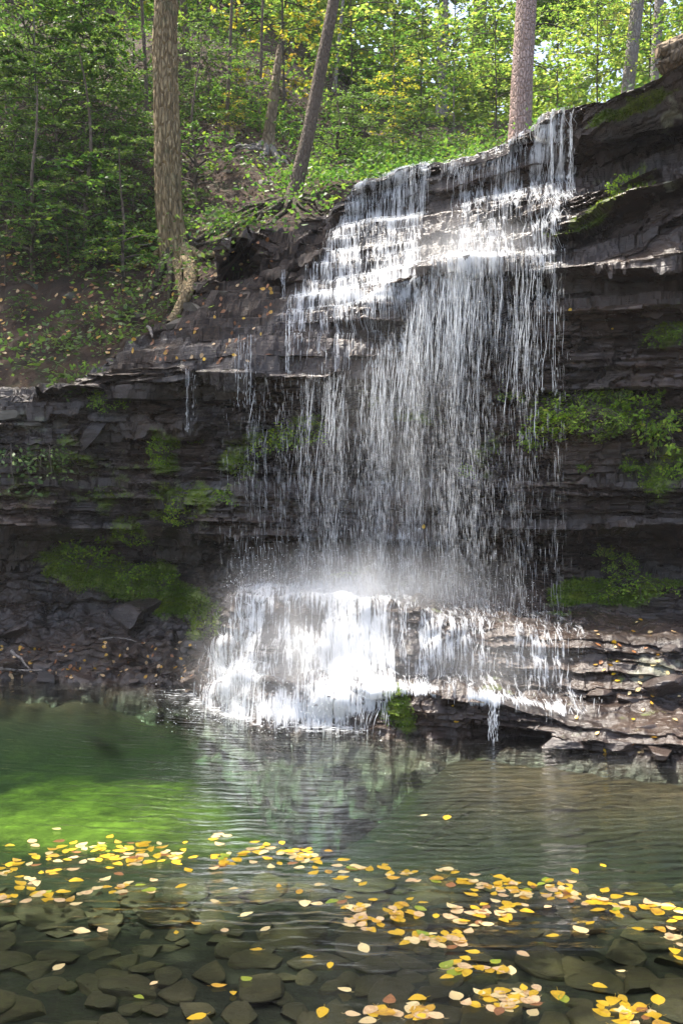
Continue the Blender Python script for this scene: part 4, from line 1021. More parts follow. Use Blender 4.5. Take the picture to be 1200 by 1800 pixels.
# broken snag on the bank
hb = hit(470, 266, 'hill')
Ps = world_path([(466, 300), (470, 268), (473, 235), (480, 180), (487, 120), (492, 78)], hb[0].y + .05); b0 = Ps[1].copy()
sn = empty('dead_snag', tuple(b0), 'broken brown snag with flared grey roots on the bank between two trunks', 'tree')
link('trunk', trunk_mesh('trunk', Ps - b0, [.14, .12, .085, .075, .06, .03], M_DEAD, 24, .16, .6, 12, 120), sn)
link('root', roots_mesh('root', 0.11, 14, 8, .6, M_BARK_PALE, rel_hill(sn), [-2.8, -1.9, -1.2, -.4, .2]), sn)
# far trunks
for (name, label, pts, Y, wd, mat, ck, seed) in (
    ('pale_tree', 'pale grey trunk far back left of the pine, the nearer of two', [(833, 200), (838, 110), (844, 0), (848, -100)], 22.0, [27, 25, 23, 22], M_BARK_PALE, 'high', 21),
    ('pale_tree', 'thin pale trunk far back in the wood, farther left of the pine', [(776, 180), (778, 80), (779, 0), (780, -100)], 25.0, [20, 18, 17, 16], M_BARK_PALE, 'high', 22),
    ('pale_tree', 'grey forked trunk standing behind the mossy block at the upper right', [(1100, 175), (1108, 110), (1118, 20), (1128, -100)], 17.0, [22, 23, 23, 22], M_BARK_PALE, None, 23),
    ('pale_tree', 'faint pale trunk in the bright haze at the top right corner', [(1150, 150), (1154, 60), (1158, 0), (1160, -80)], 21.0, [18, 17, 16, 16], M_BARK_PALE, None, 24),
    ('dark_tree', 'dim trunk in the shade just right of the thick furrowed trunk', [(330, 150), (327, 70), (322, 0), (318, -80)], 19.0, [16, 14, 12, 11], M_BARK_SMOOTH, None, 25),
    ('dark_tree', 'dark trunk at the top left corner of the wood', [(12, 60), (10, 20), (8, -80)], 20.0, [16, 15, 14], M_BARK_SMOOTH, None, 26),
    ('sapling', 'thin straight sapling between the thick trunk and the broken snag', [(397, 250), (400, 180), (404, 100), (408, 0)], 15.5, [8, 7, 6, 5], M_BARK_SMOOTH, None, 27),
    ('sapling', 'grey sapling close right of the leaning trunk', [(588, 160), (595, 80), (603, 0), (608, -80)], 16.5, [7, 6, 5, 5], M_BARK_PALE, None, 28),
    ('sapling', 'spindly sapling just left of the broken snag', [(455, 230), (458, 150), (460, 60), (463, -30)], 16.0, [6, 5, 5, 4], M_BARK_SMOOTH, None, 29),
    ('sapling', 'slim stem behind the thick furrowed trunk on its left side', [(256, 260), (258, 150), (250, 20), (247, -50)], 15.0, [8, 7, 6, 5], M_BARK_SMOOTH, None, 30)):
    big_tree(name, label, pts, Y, wd, mat, 4.0, ck, 0.8, n=14, flare=.15, seed=seed, rings=60)

# --- understory trees with crowns in view
UT = [
    (60, 15.0, 'green_a', .95, 'bushy green tree at the far left of the upper bank', 'p'),
    (160, 16.5, 'green_b', 1.05, 'broad green tree of spreading sprays left of the thick trunk', 'd'),
    (235, 18.5, 'green_a', 1.1, 'tall leafy tree right behind the thick furrowed trunk', 'd'),
    (-30, 18.0, 'bright_a', 1.1, 'yellow green tree in the top left corner', 'd'),
    (350, 19.5, 'green_b', 1.0, 'green tree right of the thick trunk with layered sprays', 'd'),
    (415, 18.0, 'bright_a', .95, 'light green maple spreading above the thin straight sapling', 'd'),
    (500, 17.5, 'yellow', 1.3, 'yellow leaved young tree above the broken snag', 'd'),
    (545, 20.0, 'green_a', 1.0, 'green tree filling the gap behind the leaning trunk', 'd'),
    (620, 19.0, 'bright_b', .95, 'bright leafy tree just right of the leaning trunk', 'd'),
    (690, 20.5, 'green_a', 1.05, 'dense green tree above the left half of the lip', 'd'),
    (740, 18.0, 'green_b', .75, 'low spreading green tree close behind the middle of the lip', 'd'),
    (800, 22.0, 'bright_a', 1.05, 'yellow green tree between the pale trunks and the leaning trunk', 'p'),
    (870, 19.0, 'bright_b', .85, 'bright tree pressed against the left side of the pine', 'd'),
    (980, 20.0, 'bright_b', .85, 'bright yellow green tree right of the pine', 'd'),
    (1050, 17.0, 'bright_a', .70, 'light green sapling behind the moss topped block', 'd'),
    (1140, 19.0, 'bright_b', .85, 'pale green tree at the top right beside the forked trunk', 'd'),
    (1230, 17.0, 'green_a', .9, 'green tree at the right edge behind the log', 'd')]
for (px_, Y_, k_, s_, lb_, st_) in UT:
    small_tree(px_, Y_, k_, s_, lb_, stemk=st_, group='young trees on the upper bank')
small_tree(690, 15.2, 'yellow', .52, 'small shrub of yellow sprays hanging by the left end of the lip', 'shrub', 'turning shrubs on the bank', 'shrub', py=275)
DK = [
    (60, 12.9, 'shrub', 1.6, 'light green shrub on the left bank in front of the dark sprays'),
    (150, 13.3, 'shrub', 1.7, 'leafy mid green shrub halfway between the left edge and the thick trunk'),
    (-10, 13.8, 'green_b', .5, 'spreading green sapling at the left edge of the bank'),
    (200, 15.2, 'green_b', .6, 'spreading green sapling behind the left side of the thick trunk'),
    (110, 16.5, 'green_a', .7, 'upright leafy sapling high on the left bank'),
    (345, 14.2, 'shrub', 1.3, 'leafy shrub on the bank right of the thick trunk'),
    (430, 15.6, 'green_b', .38, 'low leafy sapling on the bank left of the snag'),
    (215, 12.3, 'shrub', 1.1, 'small bright shrub low on the dirt slope left of the big root'),
    (25, 13.6, 'dark_a', .85, 'dark shrub with drooping sprays at the left edge, halfway up the bank'),
    (95, 14.2, 'dark_b', 1.0, 'wide dark shrub in the middle of the left bank'),
    (185, 14.0, 'dark_a', .95, 'dark conical shrub left of the thick trunk'),
    (235, 13.2, 'dark_b', .62, 'low dark shrub touching the left side of the thick trunk'),
    (-60, 14.6, 'dark_b', 1.05, 'dark shrub cut by the left edge of the picture'),
    (120, 12.7, 'dark_b', .55, 'small dark shrub low on the dirt slope'),
    (10, 12.6, 'dark_a', .55, 'small dark shrub at the left edge low on the bank'),
    (150, 15.5, 'dark_a', 1.1, 'tallest dark shrub behind the left bank sprays'),
    (50, 16.0, 'dark_b', 1.1, 'broad dark shrub high on the left bank'),
    (365, 16.5, 'dark_b', .7, 'dark shrub in the shade right of the thick trunk'),
    (640, 14.6, 'dark_b', .6, 'dark shrub on the soil bank left of the lip'),
    (590, 14.5, 'shrub', 1.1, 'light leafy shrub right of the foot of the leaning trunk'),
    (715, 15.0, 'dark_b', .5, 'round dark shrub behind the left part of the lip')]
for (px_, Y_, k_, s_, lb_) in DK:
    small_tree(px_, Y_, k_, s_, lb_, 'shrub', 'dark shrubs on the left bank', 'shrub', H=1.6, r=.02)

# --- far wood: one mass of leaves beyond the trees one can tell apart
rs = np.random.RandomState(77)
geo = Geo()
for i in range(760):
    px_ = rs.uniform(-500, 1750); Y_ = rs.uniform(24, 44)
    X_ = (px_ - 600) / F * Y_; z0 = hill_z(X_, Y_)
    zt = z0 + rs.uniform(-0.3, 9.5)
    pyc = 900 - (zt - CAMZ) / Y_ * F
    if (930 < px_ < 1010 and 50 < pyc < 140) or (820 < px_ < 880 and pyc < 25): continue
    if px_ > 740 and pyc < 130 and rs.rand() < .5: continue
    n_ = rs.randint(120, 460); cs_ = rs.uniform(.5, 1.5)
    c_ = rs.normal(0, 1, (n_, 3)); c_ /= np.linalg.norm(c_, axis=1)[:, None]; c_ *= (rs.rand(n_, 1) ** .4) * np.array([1.5, 1.3, .8]) * cs_
    V, Fc, r = leaf_quads(np.array([X_, Y_, zt]) + c_, c_ * np.array([1, 1, .3]), rs.uniform(.17, .38), rs, .6, .6)
    geo.add(V, Fc, 0, np.clip(r * .45 + .6 * rs.rand() - .05 + .12 * sstep(500, 1000, px_), 0, 1))
fw = link('far_forest', geo.mesh('far_forest', [M_LEAF_BRIGHT]))
tag(fw, 'sunlit yellow green wood far behind the fall', 'forest', kind='stuff')

# --- unseen trees added out of frame to shade left bank and near pool
for (X_, Y_, H_, s_, lb_, ox, oy) in ((-6.6, 14.6, 13.0, .5, 'unseen big tree added to shade the left bank', .2, -.8), (-9.5, 11.0, 10.0, .7, 'unseen big tree added far left for its shade', 0, 0),
                              (-4.9, 5.4, 9.4, .42, 'unseen tree added on the near left to shade the pool', .2, .6), (-3.7, 5.3, 9.4, .54, 'unseen leaning tree added to shade the near pool', .8, .8)):
    z0 = 0.6 if Y_ < 9 else hill_z(X_, Y_)
    o = empty('shade_tree', (X_, Y_, z0), lb_, 'tree')
    link('trunk', trunk_mesh('trunk', [(0, 0, -.3), (ox * .3, oy * .3, H_ * .4 - z0 * .4), (ox, oy, H_ + 2.0 - z0)], [.2, .16, .08], M_BARK, 16, .1, .3, int(H_ * 7), 60), o)
    c_ = link('crown', crown('high'), o); c_.location = (ox, oy, H_ - z0 - 1.0); c_.scale = (s_,) * 3; c_.rotation_euler = (0, 0, X_ * 2)

# --- ferns and plants growing on rock and soil
def plant_mesh(name, seed, n, rad, leaf, per, mat, up=.5, droop=.6):
    return crown_mesh(name, seed, 0.0, rad * .35, rad, n, leaf, per, mat, up=up, droop=droop, shape='flat', sub_n=4, flat=.4, tk=.003)
PM = [plant_mesh('rock_plant', 31, 14, .20, .036, 8, M_FERN), plant_mesh('rock_plant', 32, 16, .24, .030, 10, M_FERN), plant_mesh('rock_plant', 33, 12, .18, .04, 7, M_LEAF_BRIGHT), plant_mesh('rock_plant', 34, 12, .26, .035, 7, M_LEAF_DARK)]
PL = [(985, 735, 0, 1.0, 'leafy bright plant just above the hanging one on the right wall'), (1025, 705, 1, .9, 'soft green fern at the top of the right wall plants'), (1065, 760, 2, .7, 'green plant below the crack on the right wall'), (1120, 715, 0, .8, 'bright leaves at the upper left of the large right clump'), (1165, 745, 0, 1.0, 'bright leaves at the right side of the large right clump'),
      (940, 770, 0, .6, 'bright leaves hanging at the edge of the drops on the right wall'), (1120, 825, 0, .6, 'yellow green sprig under the large right clump'), (520, 760, 1, .8, 'green moss fern behind the left drops'), (470, 775, 1, .7, 'green moss fern at the left end of the drops'), (560, 745, 0, .5, 'bright moss sprig behind the middle drops'), (160, 985, 1, 1.0, 'green fern on the crest of the moss bank at the left'), (230, 1010, 0, .8, 'bright fern in the middle of the moss bank'), (1120, 1030, 1, .9, 'green fern on the mossy slope behind the right ledge'), (1060, 1050, 0, .6, 'bright fern low on the mossy slope behind the right ledge'), (1095, 330, 0, .5, 'yellow green moss sprig on the tilted beds at the upper right'),
      (965, 755, 0, .95, 'bright leafy plant hanging on the right wall, nearest the curtain'), (1000, 715, 1, 1.0, 'green fern clump upper middle of the right wall plants'), (1045, 735, 1, .8, 'green plant in a crack right of the hanging bright plant'),
      (1140, 740, 1, 1.15, 'large green clump on the right wall'), (1150, 775, 2, .8, 'drooping green plant under the large clump on the right wall'), (1080, 690, 2, .55, 'small plant above the right wall clumps'), (1185, 820, 0, .7, 'yellow green plant at the right edge of the wall'),
      (1170, 588, 1, .7, 'green tuft high on the right wall near the edge'), (1105, 815, 0, .35, 'tiny yellowish plant low on the right wall'), (900, 690, 2, .5, 'small plant behind the right threads of the curtain'), (1030, 820, 0, .3, 'tiny bright plant on the right ledge'),
      (150, 690, 3, 1.0, 'dark leafy plant on the left cliff edge'), (190, 700, 1, .6, 'small green plant beside the leaning slab on the left cliff'), (25, 800, 3, 1.3, 'large dark leaved plant at the left edge of the cliff'), (90, 800, 3, 1.0, 'dark leafy clump right of the left edge plant'),
      (285, 800, 1, .6, 'hanging green plant under the left shelf'), (400, 865, 0, .55, 'small bright plant on the lit block left of the fall'), (345, 775, 2, .45, 'small plant in the shade under the shelf'), (230, 935, 1, .7, 'green plant on the low overhang at the left'), (320, 905, 1, .55, 'moss plant on the edge of the low overhang'),
      (145, 1035, 2, .4, 'small plant on the moss bank'), (290, 1030, 0, .6, 'bright moss fern at the crest of the left bank'), (820, 830, 2, .4, 'small plant behind the drops on the wall'), (1090, 990, 1, .5, 'low plant in the dark recess on the right'), (1060, 975, 2, .35, 'tiny plant beside the recess plant on the right')]
for (px_, py_, k_, s_, lb_) in PL:
    h_ = hit(px_, py_)
    if not h_: continue
    o = link('rock_plant', PM[k_], None, h_[0] - h_[1] * .01); o.scale = (s_ * 1.45,) * 3
    o.rotation_euler = (Vector((0, 0, 1)) * .6 + h_[1] * .8).to_track_quat('Z', 'Y').to_euler()
    tag(o, lb_, 'plant', 'plants growing on the cliff')
BP = [(175, 475, 'shrub_b', .75, 'flat bright spray reaching out over the dirt slope'), (230, 465, 'shrub_b', .6, 'light green spray beside the large root'), (305, 370, 'shrub', .65, 'green vine climbing the lower thick trunk'), (320, 425, 'shrub', .5, 'leafy sprout at the foot of the thick trunk'), (270, 440, 'shrub', .45, 'leafy sprout left of the foot of the thick trunk'),
      (385, 400, 'shrub', .45, 'green plants on the bank right of the thick trunk'), (350, 365, 'shrub', .4, 'small plant above the roots of the leaning trunk'), (405, 245, 'yellow', .28, 'yellow sprig on the bare bank beneath the sapling'), (550, 290, 'shrub', .6, 'leafy plant right of the leaning trunk base'), (150, 580, 'shrub', .5, 'small shrub on the lower dirt slope'),
      (40, 560, 'shrub', .45, 'small shrub at the left of the dirt slope'), (110, 610, 'shrub_b', .3, 'little plant above the left cliff edge'), (300, 560, 'shrub', .35, 'plant beside the square grey stones'), (20, 440, 'shrub_b', .6, 'light spray at the left edge of the bank'), (215, 560, 'shrub', .35, 'little shrub in the middle of the dirt slope'), (640, 250, 'shrub', .9, 'shrub on the soil bank at the left end of the lip'), (600, 215, 'shrub_b', 1.0, 'pale shrub behind the bank by the leaning trunk'), (720, 280, 'shrub_b', .8, 'light shrub right behind the middle of the lip'), (840, 262, 'shrub_b', .8, 'light shrub behind the lip left of the pine'), (985, 200, 'shrub_b', .8, 'light shrub behind the lip right of the pine'), (1070, 165, 'shrub_b', .7, 'light shrub behind the moss topped block')]
for (px_, py_, k_, s_, lb_) in BP:
    h_ = hit(px_, py_, 'hill')
    if not h_: continue
    o = link('bank_plant', crown(k_), None, h_[0] - Vector((0, 0, .03))); o.scale = (s_,) * 3; o.rotation_euler = (0, 0, random.uniform(0, 6))
    tag(o, lb_, 'plant', 'plants on the bank')

# moss tufts: one carpet
rs = np.random.RandomState(55); geo = Geo()
CN = grid_normals(G)
pm = np.clip(moss - 0.42, 0, None).ravel(); pm = pm * ((PYg.ravel() > 150) & (PYg.ravel() < 1320)); pm /= pm.sum()
idx = rs.choice(len(pm), 30000, p=pm)
V, Fc, r = leaf_quads(G.reshape(-1, 3)[idx], CN.reshape(-1, 3)[idx] * .8 + np.array([0, -.3, 0.1]), .026, rs, 1.0, .6)
geo.add(V, Fc, 0, np.clip(np.tile(fbm(V[::4, 0] * 5, V[::4, 1] * 5, V[::4, 2] * 7, 57, 3), 2) * 1.6 - .5 + .35 * r, 0, 1))
tag(link('moss', geo.mesh('moss', [M_MOSSLEAF])), 'green moss carpet on the wet ledges', 'moss', kind='stuff')

# ------------------------------------------------------------------ rocks
import bmesh
def rock_mesh(name, seed, dims, mat, cuts=13, sub_=4, ns=.05):
    rs = np.random.RandomState(seed)
    bm = bmesh.new(); bmesh.ops.create_icosphere(bm, subdivisions=sub_, radius=1.0)
    V = np.array([v.co[:] for v in bm.verts]); Fc = np.array([[v.index for v in f.verts] for f in bm.faces]); bm.free()
    V *= 1.25
    for i in range(cuts):
        n_ = rs.normal(0, 1, 3); n_ /= np.linalg.norm(n_); d_ = rs.uniform(.55, .85)
        ov = V @ n_ - d_; V -= np.clip(ov, 0, None)[:, None] * n_ * .97
    for n_ in ([0, 0, 1], [0, 0, -1]):
        n_ = np.array(n_) + rs.normal(0, .12, 3); n_ /= np.linalg.norm(n_)
        ov = V @ n_ - .5; V -= np.clip(ov, 0, None)[:, None] * n_ * .97
    V *= (1 + ns * 2 * (fbm(V[:, 0] * 2.5 + seed, V[:, 1] * 2.5, V[:, 2] * 2.5, seed, 4) - .5))[:, None]
    V += 0.03 * (fbm(V[:, 0] * 9 + seed, V[:, 1] * 9, V[:, 2] * 14, seed + 5, 3) - .5)[:, None] * V
    V *= np.array(dims)
    return new_mesh(name, V, Fc, [mat], None, False)
RKM = [rock_mesh('rock', 200 + i, (1, rsd, rh), M_STONE) for i, (rsd, rh) in enumerate(((.8, .6), (.7, .5), (.9, .75), (.6, .45), (.85, .35), (.75, .6)))]
GRM = [rock_mesh('stone', 300 + i, (1, .8, .62), M_GREYSTONE) for i in range(3)]
BDM = [rock_mesh('bed_stone', 400 + i, (1, .65 + .05 * (i % 4), .30), M_BED, 9, 4, .07) for i in range(7)]
for m_ in BDM: m_.polygons.foreach_set('use_smooth', np.ones(len(m_.polygons), bool))
def place_rock(px, py, size, mi, label, group=None, sink=.35, meshes=RKM, name='rock', which='any', rot=None, cat='rock'):
    h_ = hit(px, py, which)
    if not h_: return None
    s_ = size / F * h_[0].y / 2
    o = link(name, meshes[mi % len(meshes)], None, h_[0] + Vector((0, s_ * .3, -s_ * sink + s_ * .2))); o.scale = (s_, s_, s_)
    o.rotation_euler = rot or (random.uniform(-.25, .25), random.uniform(-.25, .25), random.uniform(0, 6.28))
    return tag(o, label, cat, group)
rr = random.Random(5)
for i in range(58):
    px_ = rr.uniform(-20, 345); py_ = rr.uniform(1075, 1196)
    sz = rr.uniform(22, 62) * (0.7 + .3 * (py_ - 1075) / 120)
    place_rock(px_, py_, sz, i, 'dark angular rock lying in the rubble heap on the left shore', 'rubble rocks on the left shore')
place_rock(225, 1080, 105, 2, 'large grey block under the moss bank on the left', None, .2)
place_rock(305, 1097, 62, 3, 'flat grey rock right of the large block under the moss bank')
place_rock(25, 1118, 80, 4, 'long tilted slab at the left edge of the rubble shore', None, .2, rot=(.3, .5, 2.6))
place_rock(178, 1182, 58, 1, 'flat rock at the waterline below the dead branches')
for (px_, py_, sz, mi, lb_) in ((1015, 1288, 120, 4, 'big mossy boulder at the waterline under the right ledge'), (1090, 1300, 90, 1, 'wet rock right of the mossy boulder'), (1165, 1312, 100, 3, 'low wet rock in the right bottom corner of the ledge'), (1170, 1195, 110, 2, 'pale flat faced boulder at the right edge of the ledge'),
                              (1095, 1165, 90, 0, 'dark wet rock right of the ledge steps'), (1040, 1155, 80, 5, 'dark wet boulder on the ledge below the mossy slope'), (970, 1180, 90, 5, 'rounded boulder wrapped in thin white water'), (1060, 1210, 70, 4, 'split grey rock in the middle of the right ledge'), (1120, 1225, 60, 1, 'brown rock above the lower right step'), (1180, 1130, 60, 4, 'tilted slab near the right edge under the mossy slope'), (1005, 1205, 60, 3, 'small grey rock beside the split one'), (1195, 1255, 70, 3, 'wet rock at the right edge by the stream bed'), (490, 1180, 100, 4, 'dark flat rock poking out of the white lower cascade'), (1140, 1275, 55, 2, 'small rock above the bottom right corner rocks')):
    place_rock(px_, py_, sz, mi, lb_, 'rocks on the right ledge' if px_ > 900 else None, .45, rot=(.12 * math.sin(px_), .12 * math.cos(py_), px_ * 1.7))
for (px_, py_, sz, mi, lb_) in ((343, 540, 52, 0, 'square grey stone at the end of the big root'), (250, 552, 46, 1, 'smooth grey stone on the dirt slope left of the root'), (312, 565, 55, 2, 'grey stone below the square one on the cliff edge'), (415, 328, 24, 1, 'small flat pale stone on the bare bank'), (465, 318, 52, 0, 'brown block of stone under the snag'), (400, 300, 26, 2, 'small stone on the bare bank above the pale one'), (125, 520, 40, 1, 'half buried stone in the dirt slope'), (60, 500, 36, 0, 'mossy stone at the left of the dirt slope'), (190, 380, 30, 2, 'stone among the dark shrubs'), (30, 270, 60, 0, 'grey outcrop among the left shrubs'), (75, 275, 50, 2, 'pale outcrop right of the left edge outcrop'), (105, 738, 58, 0, 'pale square block set in the left cliff'), (20, 725, 50, 1, 'pale block at the left edge of the cliff'), (60, 740, 40, 2, 'pale block between the two left cliff blocks'), (395, 515, 24, 0, 'small pale stone at the foot of the dark notch')):
    place_rock(px_, py_, sz, mi, lb_, 'stones on the left bank', .4, GRM, 'stone', cat='stone')
place_rock(160, 745, 95, 4, 'long leaning slab propped on the left cliff', None, .3, rot=(.2, -.9, .2))

# log lying on the block at the upper right
lp = W(1140, 112, 8.35); g = Geo(); m = 70; na = 60
q = np.linspace(0, 1, m); P = np.stack([q * 1.7, -q * .45, q * .55 + .01 * np.sin(q * 9)], -1)
V, Fc = tube_geo(P, .115 * np.ones(m), na); V = V.reshape(m, na, 3); a = np.linspace(0, 2 * math.pi, na, endpoint=False)
gg = 1 + .45 * (fbm(np.cos(a)[None] * 3 + 3 + q[:, None] * .4, np.sin(a)[None] * 3, q[:, None] * 1.1, 88, 5) - .5)
for a0, w0, dp in ((3.5, .10, .35), (4.4, .07, .25), (2.6, .08, .22), (5.4, .1, .3), (1.2, .1, .2)):
    gg = gg - dp * np.exp(-((a[None] - a0 - .25 * np.sin(q[:, None] * 5 + a0)) / w0) ** 2)
endc = 0.10 * fbm(np.cos(a) * 3, np.sin(a) * 3, 0, 89, 4)
gg = gg * sstep(-.005, .012, q[:, None] - 0 * endc[None])
V = P[:, None] + (V - P[:, None]) * gg[..., None] + np.array([.9, -.2, .25])[None, None] * (endc[None, :, None] * 2 * (1 - q[:, None, None]))
g.add(V.reshape(-1, 3), Fc)
log = tag(link('fallen_log', g.mesh('fallen_log', [M_DEAD], True), None, tuple(lp)), 'split brown log lying on the rock block at the upper right', 'log')

# dead sticks
def stick(label, pts, r, which='any', Y=None, lift=.03):
    P = []
    for (a_, b_) in pts:
        h_ = hit(a_, b_, which); P.append(np.array(h_[0]) + [0, -.03, lift])
    P = np.array(P); b0 = P[0].copy(); t = np.linspace(0, 1, 16)
    Q = np.stack([np.interp(t, np.linspace(0, 1, len(P)), P[:, k]) for k in range(3)], -1) - b0
    Q += np.cumsum(RS.normal(0, .004, Q.shape), 0)
    V, Fc = tube_geo(Q, np.linspace(r, r * .4, 16), 6); g = Geo(); g.add(V, Fc)
    return tag(link('dead_branch', g.mesh('dead_branch', [M_BARK_PALE], True), None, tuple(b0)), label, 'branch', 'dead branches')
stick('pale dead branch sloping down to the water at the left shore', [(22, 1148), (40, 1162), (55, 1180)], .02)
stick('long grey dead branch lying along the left waterline', [(0, 1180), (40, 1184), (80, 1186)], .016)
stick('thin stick lying on the rocks in the middle of the left shore', [(175, 1128), (210, 1130), (240, 1137)], .01)
stick('thin bare stick reaching over the dirt slope toward the root', [(160, 470), (215, 462), (268, 458)], .012, 'hill', lift=.2)
stick('short broken stick on the cliff edge by the grey stones', [(262, 580), (268, 590), (272, 600)], .022)

# ------------------------------------------------------------------ stones under the water
rr = random.Random(9)
spots = []
for i in range(6000):
    Y_ = 2.75 + 2.6 * rr.random() ** 1.25; X_ = rr.uniform(-.40, .40) * Y_
    r_ = rr.choice((rr.uniform(.045, .08), rr.uniform(.06, .11), rr.uniform(.09, .17)))
    if all((X_ - a) ** 2 + (Y_ - b) ** 2 > (0.70 * (r_ + c_)) ** 2 for a, b, c_ in spots): spots.append((X_, Y_, r_))
for i, (X_, Y_, r_) in enumerate(spots[:292]):
    o = link('submerged_stone', BDM[i % 7], None, (X_, Y_, bed_z(X_, Y_) + r_ * .12)); o.scale = (r_ * 1.1, r_ * 1.1, r_)
    o.rotation_euler = (rr.uniform(-.1, .1), rr.uniform(-.1, .1), rr.uniform(0, 6.28))
    tag(o, 'flat brown stone lying under the shallow water near the viewer', 'stone', 'stones under the shallow water')

# ------------------------------------------------------------------ fallen leaves
def fallen_leaf(seed, mat):
    rs = np.random.RandomState(seed); m = 9
    t = np.linspace(0, 1, m); wd = .36 * np.sin(np.pi * t ** .8) ** .8 * (1 - .25 * t) * rs.uniform(.85, 1.2)
    cu = rs.uniform(-.06, .20); cs = rs.uniform(.02, .22)
    V = []; 
    for i in range(m):
        zc = cu * (t[i] - .5) ** 2 * 2
        V += [(-wd[i] * 1.0 + rs.normal(0, .008), t[i] - .5, zc + cs * wd[i] ** 2 * 3 + rs.normal(0, .006)), (-wd[i] * .5, t[i] - .5, zc + cs * wd[i] ** 2), (0, t[i] - .5, zc), (wd[i] * .5, t[i] - .5, zc + cs * wd[i] ** 2), (wd[i] + rs.normal(0, .008), t[i] - .5, zc + cs * wd[i] ** 2 * 3 + rs.normal(0, .006))]
    Fc = grid_faces(m, 5)
    sx_, sf = tube_geo(np.array([(0, -.5, 0), (.01, -.62, .02), (.03, -.72, .05)]), [.012, .010, .008], 4)
    Fc = np.concatenate([Fc, sf + len(V)]); V = np.concatenate([np.array(V), sx_])
    return new_mesh('fallen_leaf', V, Fc, [mat], None, True)
FL = {k: [fallen_leaf(500 + i * 7 + j, m_) for j in range(3)] for i, (k, m_) in enumerate(LM.items())}
CW = ['yellow'] * 11 + ['golden'] * 2 + ['tan'] * 4 + ['pale'] * 5 + ['green'] * 1 + ['brown'] * 1
NAMES = {'yellow': 'bright yellow', 'golden': 'golden', 'tan': 'tan', 'pale': 'pale cream', 'green': 'greenish', 'brown': 'reddish brown'}
rr = random.Random(21)
nleaf = [0]
REST = Geo()
def rest_leaf(col, M):
    me_ = rr.choice(FL[col]); v_ = np.array([v.co[:] for v in me_.vertices]); M = np.array(M)
    f_ = np.array([list(p.vertices) for p in me_.polygons]); REST.add(v_ @ M[:3, :3].T + M[:3, 3], f_, list(LM).index(col))
def float_leaf(px, py, zone, col=None, sz=None, rest=False):
    col = col or rr.choice(CW); p = wpool(px, py)
    s_ = sz * .92 if sz else rr.uniform(.044, .074)
    if rest:
        return rest_leaf(col, Matrix.Translation(p + Vector((0, 0, .004 + rr.uniform(0, .006)))) @ Matrix.Rotation(rr.uniform(0, 6.28), 4, 'Z') @ Matrix.Scale(s_, 4))
    o = link('fallen_leaf', rr.choice(FL[col]))
    nleaf[0] += 1
    o.location = p + Vector((0, 0, .004 + rr.uniform(0, .006))); o.scale = (s_, s_, s_)
    o.rotation_euler = (rr.uniform(-.08, .08), rr.uniform(-.08, .08), rr.uniform(0, 6.28))
    return tag(o, f'{NAMES[col]} fallen leaf floating {zone}', 'leaf', 'leaves floating ' + zone)
def drift(pts, n, sp, zone):
    L = [(pts[i], pts[i + 1]) for i in range(len(pts) - 1)]
    for i in range(int(n * 2.1)):
        a, b = rr.choice(L); t = rr.random()
        px = a[0] + (b[0] - a[0]) * t + rr.gauss(0, 30); py = a[1] + (b[1] - a[1]) * t + rr.gauss(0, sp * 1.5)
        float_leaf(px, max(py, 1430), zone, rest=(i >= n * .72))
drift([(-10, 1528), (60, 1520), (130, 1535)], 16, 9, 'in the drift at the left edge of the pool')
drift([(-10, 1580), (40, 1572), (130, 1570)], 14, 7, 'in the drift at the left edge of the pool')
drift([(80, 1500), (160, 1490), (210, 1500)], 14, 7, 'in the scattered band left of the middle')
drift([(200, 1500), (250, 1505), (320, 1490)], 26, 10, 'in the crowded left drift')
drift([(190, 1560), (280, 1570)], 8, 7, 'in the crowded left drift')
drift([(340, 1505), (440, 1530)], 8, 5, 'in the thin line at the middle of the pool')
drift([(380, 1485), (450, 1495), (560, 1505)], 16, 6, 'in the thin line at the middle of the pool')
drift([(490, 1515), (620, 1530), (720, 1548)], 20, 5, 'in the long line right of the middle')
drift([(540, 1580), (660, 1600), (720, 1610)], 14, 6, 'in the long line right of the middle')
drift([(600, 1620), (660, 1615), (730, 1605)], 12, 7, 'in the long line right of the middle')
drift([(780, 1545), (880, 1560), (1000, 1570)], 30, 7, 'in the crowded right drift')
drift([(800, 1605), (870, 1610), (920, 1600)], 16, 7, 'in the crowded right drift')
drift([(1000, 1575), (1100, 1590), (1200, 1605)], 26, 7, 'in the drift at the right edge of the pool')
drift([(720, 1650), (820, 1655)], 14, 5, 'in the small raft below the right drift')
drift([(815, 1700), (880, 1705)], 9, 5, 'in the small cluster above the lower right raft')
drift([(830, 1755), (950, 1765)], 18, 8, 'in the lower right raft')
drift([(1050, 1770), (1150, 1795)], 12, 9, 'in the raft at the bottom right corner')
drift([(670, 1770), (750, 1790)], 9, 7, 'in the small raft at the bottom centre')
drift([(1180, 1640), (1210, 1660)], 5, 8, 'in the knot at the right edge')
